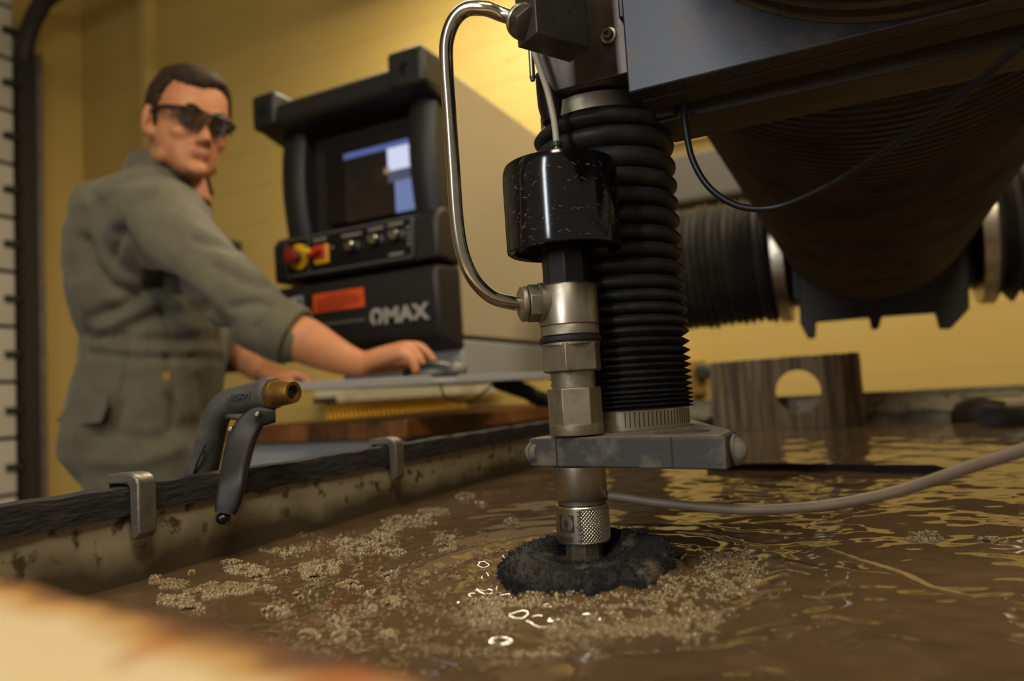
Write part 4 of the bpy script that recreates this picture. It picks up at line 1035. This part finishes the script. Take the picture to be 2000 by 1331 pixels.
# ------------------------------------------------------------------ things standing in the water
M['rusty'] = mat('rust_streaked_steel', '8f7654', .65, .15, col2='4a3826', nscale=30, stretch=(3.4, 3, .16), lo=.40, hi=.62, bump=.25, bscale=80)
def holed_plate(Y, th):
    q = [PY(a, b, Y) for a, b in ((1389, 709), (1684, 688), (1686, 840), (1392, 850))]
    c = PY(1558, 765, Y); r = 42*depth(c)/FPX
    x0, x1 = (q[0][0]+q[3][0])/2, (q[1][0]+q[2][0])/2; zt0, zt1 = q[0][2], q[1][2]; zb_ = -.10
    n = 64; out = []
    for k in range(n):   # outer boundary points matched by angle
        a = 2*PI*k/n; dx_, dz_ = math.cos(a), math.sin(a); best = 9
        top = lambda x: zt0+(zt1-zt0)*(x-x0)/(x1-x0)
        for s in np.linspace(.0, 1.0, 600):
            x, z = c[0]+dx_*s, c[2]+dz_*s
            if x < x0 or x > x1 or z < zb_ or z > top(x): best = s; break
        out.append((c[0]+dx_*best, c[2]+dz_*best))
    inn = [(c[0]+r*math.cos(2*PI*k/n), c[2]+r*math.sin(2*PI*k/n)) for k in range(n)]
    # push the nearest boundary samples into the true corners
    for cx_, cz_ in ((x0, zb_), (x1, zb_), (x0, zt0), (x1, zt1)):
        i = min(range(n), key=lambda k: (out[k][0]-cx_)**2+(out[k][1]-cz_)**2); out[i] = (cx_, cz_)
    rings = [[(x, Y, z) for x, z in inn], [(x, Y, z) for x, z in out], [(x, Y+th, z) for x, z in out], [(x, Y+th, z) for x, z in inn], [(x, Y, z) for x, z in inn]]
    return MB().loft(rings, cap=False), ((x0+x1)/2, Y, 0)
mb, og = holed_plate(1.53, .016)
tag(mb.build('steel_test_plate', M['rusty'], origin=og, bevel=.001, ang=30), 'rust streaked steel plate with a round hole standing in the water', 'plate')
# flat dark slat just breaking the surface
a_, b_ = PZ(1380, 908, .006), PZ(1857, 914, .006)
mb = MB(); rings = []
for t in np.linspace(0, 1, 20):
    q = a_+(b_-a_)*t; jz = .0015*noise.noise(Vector((t*9, 0, 0)))
    e = .004 if t > .97 else 0
    rings.append([(q[0], q[1], -.03), (q[0], q[1]+.012, -.03), (q[0], q[1]+.012, .007+jz-e), (q[0], q[1]+.001, .008+jz-e), (q[0], q[1], .006+jz-e)])
tag(mb.loft(rings).build('support_slat', mat('wet_black_slat', '15130f', .75, 0, spec=.2, col2='221f1a', nscale=60, bump=.3), origin=(a_+b_)/2), 'long dark slat edge breaking the water behind the guide plate', 'slat')
# dark lump with a pale board at the back right
q = PZ(1952, 822, 0)
mb = MB(); rings = []
for z, s in ((-.05, 1), (.0, 1), (.02, .95), (.035, .8), (.045, .5)):
    rings.append([(q[0]+.075*s*math.cos(a)*(1+.15*noise.noise(Vector((math.cos(a)*2, math.sin(a)*2, z*30)))), q[1]+.05*s*math.sin(a), z) for a in np.linspace(0, 2*PI, 24, endpoint=False)])
tag(mb.loft(rings).build('scrap_lump', mat('wet_dark_scrap', '1d1a16', .5, col2='2a251e', nscale=30, bump=.4, bscale=60), origin=(q[0], q[1], 0), ang=70), 'dark wet lump of scrap in the water at the back right', 'scrap')
a_ = PZ(1945, 786, .040)
mb = MB().box((a_[0], a_[1]-.05, .034), (a_[0]+.42, a_[1]+.10, .044), rot=rotz(.05))
bd = tag(mb.build('pale_board', M['tank'], origin=(a_[0]+.2, a_[1], .034), bevel=.002), 'pale flat board lying over the dark scrap at the right edge', 'board')

# ------------------------------------------------------------------ rusty painted front rim plate close to the lens
def rust_mat():
    m = mat('cream_paint_with_rusty_edge', 'd2bd92', .45)
    N, L = m.node_tree.nodes, m.node_tree.links; b = N['Principled BSDF']
    tc = N.new('ShaderNodeTexCoord'); sp_ = N.new('ShaderNodeSeparateXYZ'); L.new(tc.outputs['Object'], sp_.inputs[0])
    n2 = N.new('ShaderNodeTexNoise'); n2.inputs['Scale'].default_value = 42; n2.inputs['Detail'].default_value = 5; L.new(tc.outputs['Object'], n2.inputs['Vector'])
    ad = N.new('ShaderNodeMath'); ad.operation = 'MULTIPLY_ADD'; L.new(n2.outputs['Fac'], ad.inputs[0]); ad.inputs[1].default_value = .022; L.new(sp_.outputs['Y'], ad.inputs[2])
    r = N.new('ShaderNodeValToRGB'); e = r.color_ramp.elements
    mr = N.new('ShaderNodeMapRange'); L.new(ad.outputs[0], mr.inputs[0]); mr.inputs[1].default_value = -.022; mr.inputs[2].default_value = .018; L.new(mr.outputs[0], r.inputs[0])
    e[0].position = .42; e[0].color = lin('d2bd92'); e[1].position = .95; e[1].color = lin('3a2a1a')
    x = e.new(.62); x.color = lin('b98c50'); x = e.new(.76); x.color = lin('6e4420')
    n3 = N.new('ShaderNodeTexNoise'); n3.inputs['Scale'].default_value = 30; L.new(tc.outputs['Object'], n3.inputs['Vector'])
    r3 = N.new('ShaderNodeValToRGB'); r3.color_ramp.elements[0].position = .62; r3.color_ramp.elements[1].position = .74; L.new(n3.outputs['Fac'], r3.inputs[0])
    mx = N.new('ShaderNodeMix'); mx.data_type = 'RGBA'; L.new(r3.outputs[0], mx.inputs[0]); L.new(r.outputs[0], mx.inputs[6]); mx.inputs[7].default_value = lin('a85a1e')
    L.new(mx.outputs[2], b.inputs['Base Color']); return m
FZ = .060
fa, fb_ = PZ(0, 1130, FZ), PZ(800, 1331, FZ); dv = fb_-fa; ang_ = math.atan2(dv[1], dv[0]); Lf = np.linalg.norm(dv)
mid = PZ(400, 1222, FZ)
mb = MB(); rings = []
for s in np.linspace(-.30, .40, 60):
    ed = .0025*noise.noise(Vector((s*30, 0, 5)))
    rings.append([(s, -.20, -.004), (s, ed, -.004), (s, ed+.0006, -.0006), (s, ed-.002, .0002), (s, -.01, 0), (s, -.20, 0)])
mb.loft(rings)
fo_ = mb.build('rim_cover_plate', rust_mat(), ang=60)
fo_.location = mid; fo_.rotation_euler = (0, 0, ang_)
tag(fo_, 'cream painted plate with a rusty edge blurred in the near foreground', 'plate')
# ------------------------------------------------------------------ the man at the console
M['skin'] = mat('skin', 'c2845c', .5, col2='b57650', nscale=30, spec=.35, sss=.08)
M['lip'] = mat('lip_skin', '9c6048', .5)
M['cloth'] = mat('olive_grey_coverall_cloth', '625c48', .85, col2='575140', nscale=20, sheen=.15, bump=.15, bscale=500)
M['hair'] = mat('dark_brown_hair', '261b14', .75, col2='3a2a1c', nscale=60, stretch=(1, .3, 1), bump=.4, bscale=200, spec=.2)
DM = 1.55
fh = math.radians(8); FC = _R0*math.cos(fh)+_F0*math.sin(fh)          # direction his body faces
LT = np.cross(ZA, FC)                                                 # his left (away from the camera)
def J(px, py, d): return P(px, py, d)
def ring(c, a, b, n=28, p=2.3, bk=1.0):
    out = []
    for k in range(n):
        t = 2*PI*k/n; ct, st = math.cos(t), math.sin(t)
        x = a*abs(ct)**(2/p)*math.copysign(1, ct); y = b*abs(st)**(2/p)*math.copysign(1, st)
        out.append(c+FC*x*(bk if x < 0 else 1)+LT*y)
    return out
# silhouette rows: (y, left, right, half width across)
rows = [(1010, 232, 372, .15), (960, 212, 395, .165), (915, 172, 405, .178), (880, 142, 410, .184), (845, 140, 416, .184), (800, 152, 424, .178), (745, 162, 432, .168), (700, 172, 438, .162), (655, 173, 432, .158), (620, 163, 430, .168), (575, 153, 428, .178), (520, 149, 424, .186), (470, 153, 420, .188), (430, 168, 412, .182), (395, 195, 402, .165), (365, 232, 392, .125), (340, 262, 386, .085), (322, 285, 382, .07)]
def trow(y, l, r, b, sh=0):
    a = (r-l)/2*DM/FPX*.945-sh; return J((l+r)/2, y, DM), max(a, .02), b-sh
man_base = np.array([*J(280, 830, DM)[:2], FLZ])
def tapered(mb, pts, rads, n=18):             # capsule chain with spherical ends
    p = smooth_path(pts, 5); rr = np.interp(np.linspace(0, 1, len(p)), np.linspace(0, 1, len(rads)), rads)
    mb.tube(p, list(rr), n=n); mb.ell(p[0], (rr[0],)*3, nu=14, nv=8); mb.ell(p[-1], (rr[-1],)*3, nu=14, nv=8)
# --- joints
RS, RE, RW = J(308, 440, 1.385), J(512, 628, 1.315), J(702, 712, 1.325)
RM = J(412, 536, 1.335)
LS, LE, LW = J(335, 440, 1.72), J(425, 655, 1.74), J(505, 722, 1.60)
hipR, hipL = J(275, 880, 1.47), J(285, 880, 1.64)
def leg(hip, side):
    k_ = hip+np.array([0, 0, -.42])+FC*.03; a_ = np.array([k_[0]-FC[0]*.04, k_[1]-FC[1]*.04, FLZ+.09]); return k_, a_
# --- head frame: face direction, up
HC = J(366, 247, 1.50)
to_cam = CAM-HC; to_cam[2] = 0; to_cam /= np.linalg.norm(to_cam)
hy = math.radians(23)
fwd = rotz(hy) @ to_cam                        # turned towards the right of the picture
fwd = fwd*math.cos(math.radians(10))-ZA*math.sin(math.radians(10)); fwd /= np.linalg.norm(fwd)
lft = np.cross(ZA, fwd); lft /= np.linalg.norm(lft); upv = np.cross(fwd, lft)
tl = math.radians(5)                           # slight sideways tilt
lft, upv = lft*math.cos(tl)-upv*math.sin(tl), upv*math.cos(tl)+lft*math.sin(tl)
HS = .95
def Hd(x, y, z): return HC+(lft*x+fwd*y+upv*z)*HS
HR = np.stack([lft, fwd, upv], 1)
prof_h = [(.122, .010, .002, -.022), (.117, .032, .030, -.050), (.106, .050, .055, -.075), (.090, .0615, .073, -.090), (.068, .0700, .086, -.099), (.040, .0745, .092, -.103), (.016, .0745, .0935, -.101), (0, .0725, .086, -.096), (-.014, .0705, .0835, -.088), (-.030, .0685, .0875, -.074), (-.050, .0650, .0885, -.052), (-.068, .0600, .0885, -.030), (-.085, .0525, .0875, -.010), (-.100, .0430, .0855, .010), (-.111, .0310, .0800, .028), (-.117, .0170, .0700, .045)]
def head_ring(z, w_, f_, b_, grow=0, n=40):
    cy = (f_+b_)/2; hl = (f_-b_)/2+grow; out = []
    for k in range(n):
        t = 2*PI*k/n; ct, st = math.cos(t), math.sin(t); p = 2.25
        x = (w_+grow)*abs(ct)**(2/p)*math.copysign(1, ct); y = hl*abs(st)**(2/p)*math.copysign(1, st)
        out.append((x, cy+y, z))
    return out
# --- one continuous body mesh
mb = MB()
mb.loft([[Hd(*q) for q in head_ring(*r)] for r in prof_h])
def he(x, y, z, rx, ry, rz, sym=False):
    for s in ((1, -1) if sym else (1,)): mb.ell(Hd(s*x, y, z), (rx*HS, ry*HS, rz*HS), rot=HR, nu=16, nv=10)
he(.030, .084, .016, .030, .012, .009, True)          # brow
he(.036, .066, -.034, .024, .020, .017, True)         # cheekbones
he(0, .084, -.103, .022, .014, .015)                  # chin
he(.052, .020, -.082, .014, .03, .018, True)          # jaw corners
rings = []
for z, y, w_ in ((.012, .090, .008), (-.004, .096, .008), (-.020, .106, .0095), (-.034, .116, .012), (-.043, .117, .0155), (-.050, .106, .0165), (-.054, .092, .012)):
    rings.append([Hd(w_*math.cos(a), y-.02+.02*max(0, math.sin(a))-.012*(math.sin(a) < 0), z) for a in np.linspace(0, 2*PI, 14, endpoint=False)])
mb.loft(rings)
he(.012, .098, -.047, .007, .009, .006, True)         # nostril wings
he(0, .090, -.0665, .023, .0085, .0052); he(0, .089, -.0765, .020, .0085, .0058)   # lips
for s in (1, -1):                                      # ears
    er = HR @ np.array([[math.cos(.35*s), math.sin(.35*s), 0], [-math.sin(.35*s), math.cos(.35*s), 0], [0, 0, 1]])
    mb.ell(Hd(s*.0815, -.014, -.010), (.0085, .021, .034), rot=er, nu=14, nv=10); mb.ell(Hd(s*.074, .0, -.036), (.007, .011, .012), rot=er, nu=12, nv=8)
neck0 = J(340, 345, 1.55)
mb.tube([Hd(0, -.035, -.02), Hd(0, -.030, -.075), (Hd(0, -.03, -.09)+neck0)/2, neck0, neck0-ZA*.06], [.058, .057, .058, .062, .075], n=24, sm=4)
rings = [ring(*trow(*r, sh=.048)) for r in rows]; mb.loft(rings)
tapered(mb, [RS, RM, RE], [.050, .036, .042]); tapered(mb, [RE, J(600, 668, 1.308), J(655, 695, 1.315), RW], [.044, .043, .034, .0245])
tapered(mb, [LS, LE], [.06, .047]); tapered(mb, [LE, (LE+LW)/2, LW], [.045, .040, .028])
for hip in (hipR, hipL):
    k_, a_ = leg(hip, 0); tapered(mb, [hip, k_, a_], [.085, .058, .04]); mb.ell(a_+FC*.07-ZA*.045, (.13, .045, .04), rot=np.stack([FC, LT, ZA], 1))
# right hand: palm, four fingers and thumb on the mouse
hx = u_ if True else FC                       # hand points along the tray
def hand(w_, knk, tips, thumb, side, rk=.0105):
    # w_: wrist, knk: 4 knuckles (index..little), tips: per finger list of points, thumb: list of points
    pc = (knk[0]+knk[3])/2
    for q in knk: mb.tube([w_, w_*.5+q*.5+ZA*.002, q], [.020, .016, .0125], n=14, sm=3)
    mb.ell((w_+pc)/2, (.03, .03, .018)); 
    for q, pts in zip(knk, tips): tapered(mb, [q]+pts, [.0112, .0098, .0090, .0080], n=12)
    tapered(mb, thumb, [.015, .0125, .0110, .0095], n=12)
rd = 1.325
kn_ = [J(792, 680, rd+.030), J(796, 677, rd+.010), J(793, 683, rd-.012), J(786, 692, rd-.033)]
tips = [[J(815, 679, rd+.034), J(832, 694, rd+.036), J(845, 708, rd+.036)], [J(819, 678, rd+.010), J(836, 692, rd+.008), J(846, 704, rd+.006)], [J(812, 690, rd-.016), J(822, 706, rd-.018), J(826, 722, rd-.018)], [J(802, 701, rd-.038), J(809, 714, rd-.040), J(812, 725, rd-.040)]]
th_ = [J(730, 716, rd+.035), J(765, 716, rd+.055), J(795, 715, rd+.062), J(818, 716, rd+.060)]
hand(RW, kn_, tips, th_, 1)
# left hand resting on the tray edge
ld = 1.56
kn2 = [J(545, 733, ld-.02), J(550, 731, ld), J(550, 733, ld+.02), J(546, 736, ld+.038)]
tips2 = [[q+RT*.03+UP*.002, q+RT*.05-UP*.006, q+RT*.066-UP*.016] for q in kn2]
hand(LW, kn2, tips2, [J(515, 730, ld-.02), J(535, 741, ld-.035), J(552, 745, ld-.038), J(566, 748, ld-.036)], -1)
bme = remesh(mb, .0045, 5)
man = mesh_obj(bme, 'person', [M['skin'], M['lip']], origin=man_base)
tag(man, 'man in grey-green coveralls and dark safety glasses operating the console', 'person')
bv = verts_np(bme)+man_base; loc = (bv-HC) @ HR/HS
lipv = (np.abs(loc[:, 0]) < .024) & (loc[:, 2] < -.0615) & (loc[:, 2] > -.083) & (loc[:, 1] > .088)
for p in bme.polygons:
    if all(lipv[i] for i in p.vertices): p.material_index = 1
# --- hair: shell over the skull, cut at the hairline
mb = MB(); pr_ = [r for r in prof_h if r[0] > -.06]
zs = [r[0] for r in pr_][::-1]; rings = []
W_ = [r[1] for r in pr_][::-1]; Fz = [r[2] for r in pr_][::-1]; Bz = [r[3] for r in pr_][::-1]
vg = []
zz = np.linspace(-.058, .1215, 46); n_ = 80
for z in zz:
    vg.append(head_ring(z, np.interp(z, zs, W_), np.interp(z, zs, Fz), np.interp(z, zs, Bz), .0, n_))
vg = np.array(vg)
def hair_ok(x, y, z):
    # hairline height as a function of position round the head
    if y > .045: h = .071-.10*max(0, abs(x)-.052)+.006*math.sin(x*60)
    elif y > .018: h = .071-(.045-y)/.027*.055
    elif y > .004: h = -.022
    elif y > -.022: h = .014
    else: h = -.030-.30*min(.09, max(0, -.022-y))
    return z > h
vin, vout, fcs = [], [], []
for i, z in enumerate(zz):
    for k in range(n_):
        x, y, _ = vg[i, k]; d_ = .0095 if z > .02 else .006
        d_ += .003*noise.noise(Vector((x*60, y*25, z*40)))
        if z > .05: d_ += .002*max(0, (z-.05)/.07)+.004*max(0, min(1, (y-.02)/.05))
        nv_ = np.array([x, y-.0, z-.01]); nv_ /= np.linalg.norm(nv_)
        if not hair_ok(x, y, z-.004): d_ = .002
        vout.append(Hd(*(np.array([x, y, z])+nv_*d_))); vin.append(Hd(*(np.array([x, y, z])-nv_*.003)))
no = len(vout)
keep = set()
for i in range(len(zz)-1):
    for k in range(n_):
        k2 = (k+1) % n_; q = [i*n_+k, i*n_+k2, (i+1)*n_+k2, (i+1)*n_+k]
        c = (vg[i, k]+vg[i+1, k2])/2
        if hair_ok(*c): keep.add((i, k)); fcs.append(tuple(q)); fcs.append(tuple(no+j for j in q[::-1]))
for (i, k) in keep:
    k2 = (k+1) % n_
    for (nb, e0, e1) in (((i, (k-1) % n_), i*n_+k, (i+1)*n_+k), ((i, k2), i*n_+k2, (i+1)*n_+k2), ((i-1, k), i*n_+k, i*n_+k2), ((i+1, k), (i+1)*n_+k, (i+1)*n_+k2)):
        if nb not in keep: fcs.append((e0, e1, no+e1, no+e0))
fcs.append(tuple((len(zz)-1)*n_+k for k in range(n_)))
mb.add(vout+vin, fcs)
hr = mb.build('hair', M['hair'], man, ang=80)
for s in (1, -1): mb = MB(); mb.tube([Hd(s*.014, .098, .017), Hd(s*.032, .096, .0225), Hd(s*.050, .082, .018)], [.0030, .0042, .0022], n=10, sm=4); mb.build('eyebrow', M['hair'], man)
for s in (1, -1): MB().ell(Hd(s*.031, .078, -.008), (.0115,)*3).build('eye', mat('eye_white', '8a7a68', .2), man)
# --- safety glasses
gls = thing('safety_glasses', Hd(0, .10, -.005), None, None); del gls['_o']
gls.parent = man; gls.location = Hd(0, .10, -.005)-man_base; gls['_o'] = [float(x) for x in Hd(0, .10, -.005)]
M['frame'] = mat('black_glasses_frame', '0d0c0c', .3)
m = mat('smoked_lens', '2a2622', .04, spec=.8, alpha=.46); M['lens'] = m
gy_ = lambda x: .1065-5.2*x*x-900*abs(x)**4.6*0
for s in (1, -1):
    rings = []
    for x in np.linspace(.006, .066, 12):
        y = gy_(x); t_ = (x-.006)/.06
        zt_ = .0100+.004*math.sin(PI*t_); zb2 = -.012-.020*math.sin(PI*min(1, t_*1.15+.12))**.6
        rings.append([Hd(s*x, y, zt_), Hd(s*x, y-.003, (zt_+zb2)/2+.0), Hd(s*x, y-.006, zb2), Hd(s*x, y-.008, zb2), Hd(s*x, y-.005, (zt_+zb2)/2), Hd(s*x, y-.002, zt_)])
    MB().loft(rings).build('lens', M['lens'], gls)
    MB().tube([Hd(s*.064, gy_(.064), .008), Hd(s*.072, .070, .010), Hd(s*.0775, .04, .010), Hd(s*.0790, 0, .008), Hd(s*.079, -.025, .002)], [.0042, .0046, .0040, .0034], n=12, sm=4).build('temple_arm', M['frame'], gls)
MB().tube([Hd(x, gy_(x)+.0005, .0115+.004*math.sin(PI*min(1, abs(x)/.066))) for x in np.linspace(-.066, .066, 25)], .0022, n=10).build('brow_bar', M['frame'], gls)
MB().tube([Hd(-.010, .104, -.012), Hd(-.006, .108, .002), Hd(0, .1085, .006), Hd(.006, .108, .002), Hd(.010, .104, -.012)], .0034, n=10, sm=4).build('nose_bridge', M['frame'], gls)

# --- coverall
mb = MB(); rings = [ring(*trow(*r)) for r in rows]; mb.loft(rings)
tapered(mb, [RS+LT*.02, RS, J(360, 490, 1.355), RM, J(470, 590, 1.318), RE, J(556, 655, 1.306)], [.10, .087, .077, .070, .066, .060, .053], n=24)
tapered(mb, [LS, LE, LE*.55+LW*.45], [.088, .064, .056])
for hip in (hipR, hipL):
    k_, a_ = leg(hip, 0); tapered(mb, [hip, k_, a_], [.115, .088, .075])
# shoulder yoke and chest fullness
mb.ell(J(300, 420, 1.52), (.10, .17, .085), rot=np.stack([FC, LT, ZA], 1)); mb.ell(J(230, 430, 1.50), (.08, .14, .075), rot=np.stack([FC, LT, ZA], 1))
cme = remesh(mb, .007, 4)
cv = verts_np(cme); cn = norms_np(cme)
q = cv-CAM; dd = q @ FW; pxs = CX+FPX*(q @ RT)/dd; pys = CY-FPX*(q @ UP)/dd
disp_ = np.zeros(len(cv))
creases = [  # (points in the picture, depth in metres, half width in pixels)
    ([(162, 470), (180, 520), (212, 560), (260, 575)], -.014, 13), ([(235, 455), (262, 500), (310, 545), (360, 575)], -.012, 15),
    ([(330, 560), (390, 590), (440, 640)], -.008, 14), ([(190, 620), (240, 600), (300, 560), (330, 555)], -.011, 14), ([(230, 650), (300, 620), (390, 605)], -.010, 14),
    ([(170, 655), (240, 662), (330, 665), (430, 660)], -.010, 12), ([(175, 690), (260, 700), (350, 700), (435, 700)], -.007, 9),
    ([(300, 375), (255, 405), (228, 450), (222, 500)], -.006, 7), ([(300, 560), (345, 650), (380, 700)], -.007, 15), ([(225, 850), (300, 860), (380, 830)], -.008, 15), ([(180, 900), (260, 905), (340, 880)], .007, 16),
    ([(420, 520), (470, 545), (520, 560)], -.006, 10), ([(455, 600), (500, 590), (545, 600)], -.006, 9), ([(380, 470), (430, 480), (460, 490)], -.005, 9), ([(500, 640), (540, 630), (575, 640)], -.006, 8),
    ([(200, 380), (260, 370), (320, 372)], .004, 14), ([(250, 690), (245, 740), (230, 790)], -.006, 9), ([(330, 700), (345, 760), (340, 830)], -.006, 10), ([(390, 740), (400, 800), (380, 860)], -.006, 10), ([(160, 560), (175, 610), (200, 640)], .010, 18), ([(350, 600), (370, 640), (390, 650)], .008, 14)]
near = dd < DM+.02
for pts, dp, wd in creases:
    best = np.full(len(cv), 1e9)
    for (x0, y0), (x1, y1) in zip(pts[:-1], pts[1:]):
        vx, vy = x1-x0, y1-y0; t = np.clip(((pxs-x0)*vx+(pys-y0)*vy)/(vx*vx+vy*vy), 0, 1)
        best = np.minimum(best, np.hypot(pxs-x0-t*vx, pys-y0-t*vy))
    disp_ += np.where(near, 1.45*dp*np.exp(-(best/wd)**2), 0)
for i in range(len(cv)):
    c = cv[i]; disp_[i] += .0045*noise.noise(Vector((c[0]*14+c[2]*6, c[1]*14, c[2]*9)))+.0022*noise.noise(Vector((c[0]*34, c[1]*34+c[2]*20, c[2]*22)))
    if 640 < pys[i] < 700 and near[i] and pxs[i] < 300: disp_[i] += .0035*math.sin(pxs[i]*.36)*math.exp(-((pys[i]-668)/22)**2)
cv2 = cv+cn*disp_[:, None]; cme.vertices.foreach_set('co', cv2.ravel()); cme.update()
cov = mesh_obj(cme, 'coverall', M['cloth'], man)
# rolled sleeve cuff
c0, c1 = J(540, 640, 1.309), J(578, 659, 1.304); axc = c1-c0
MB().lathe(c0, axc, [(-.006, .050), (-.004, .058), (.004, .061), (.030, .058), (.040, .056), (.042, .051), (.036, .044)], n=28).build('sleeve_cuff', M['cloth'], cov)
# collar
def collar():
    mb = MB(); rings = []; nc = J(338, 335, 1.555)
    for t in np.linspace(-2.45, 2.45, 36):
        dirv = -FC*math.cos(t)*1.0+LT*math.sin(t)
        r = .072 if abs(t) < 2 else .072+.01*(abs(t)-2)
        base = nc+dirv*r+FC*.005; drop = -.018*max(0, abs(t)-1.2)
        top = base+dirv*.006+ZA*(.024+drop)-FC*.012; out = base+dirv*.020+ZA*(-.010+drop*1.2)-FC*.010
        rings.append([base-ZA*.012, base+ZA*.006+dirv*-.001, top, top+dirv*.004, out, out-dirv*.004+ZA*.0])
    return mb.loft(rings)
collar().build('collar', M['cloth'], cov, ang=75, bevel=.002)
# hip pocket flap standing off at the back
def flap():
    mb = MB(); d0 = DM-.195
    a = [J(108, 822, d0+.075), J(128, 800, d0+.06), J(150, 786, d0+.025), J(212, 772, d0-.012), J(206, 800, d0-.018), J(196, 826, d0-.020), J(150, 832, d0+.02), J(122, 832, d0+.06)]
    return mb.prism(a, FW*.009)
flap().build('pocket_flap', M['cloth'], cov, bevel=.0015)
# waistband tab and small tan patch
MB().prism([J(316, 728, DM-.172), J(331, 726, DM-.172), J(333, 744, DM-.172), J(318, 746, DM-.172)], FW*.006).build('snap_patch', mat('tan_snap', '8a6a2c', .5), cov, bevel=.0015)
# work boots
for hip in (hipR, hipL):
    k_, a_ = leg(hip, 0); mb = MB(); c_ = np.array([a_[0], a_[1], FLZ])
    prof = [(-.09, .035, .11), (-.06, .045, .13), (0, .05, .13), (.06, .052, .10), (.13, .052, .075), (.19, .045, .06), (.215, .025, .04)]
    rings = [[c_+FC*x+LT*w_*math.cos(a)*1.0+ZA*max(0, h_*(.5+.5*math.sin(a))) for a in np.linspace(0, 2*PI, 16, endpoint=False)] for x, w_, h_ in prof]
    mb.loft(rings).build('boot', M['dark_trim'], man)
for o in list(COL.objects):
    if '_o' in o.keys(): del o['_o']
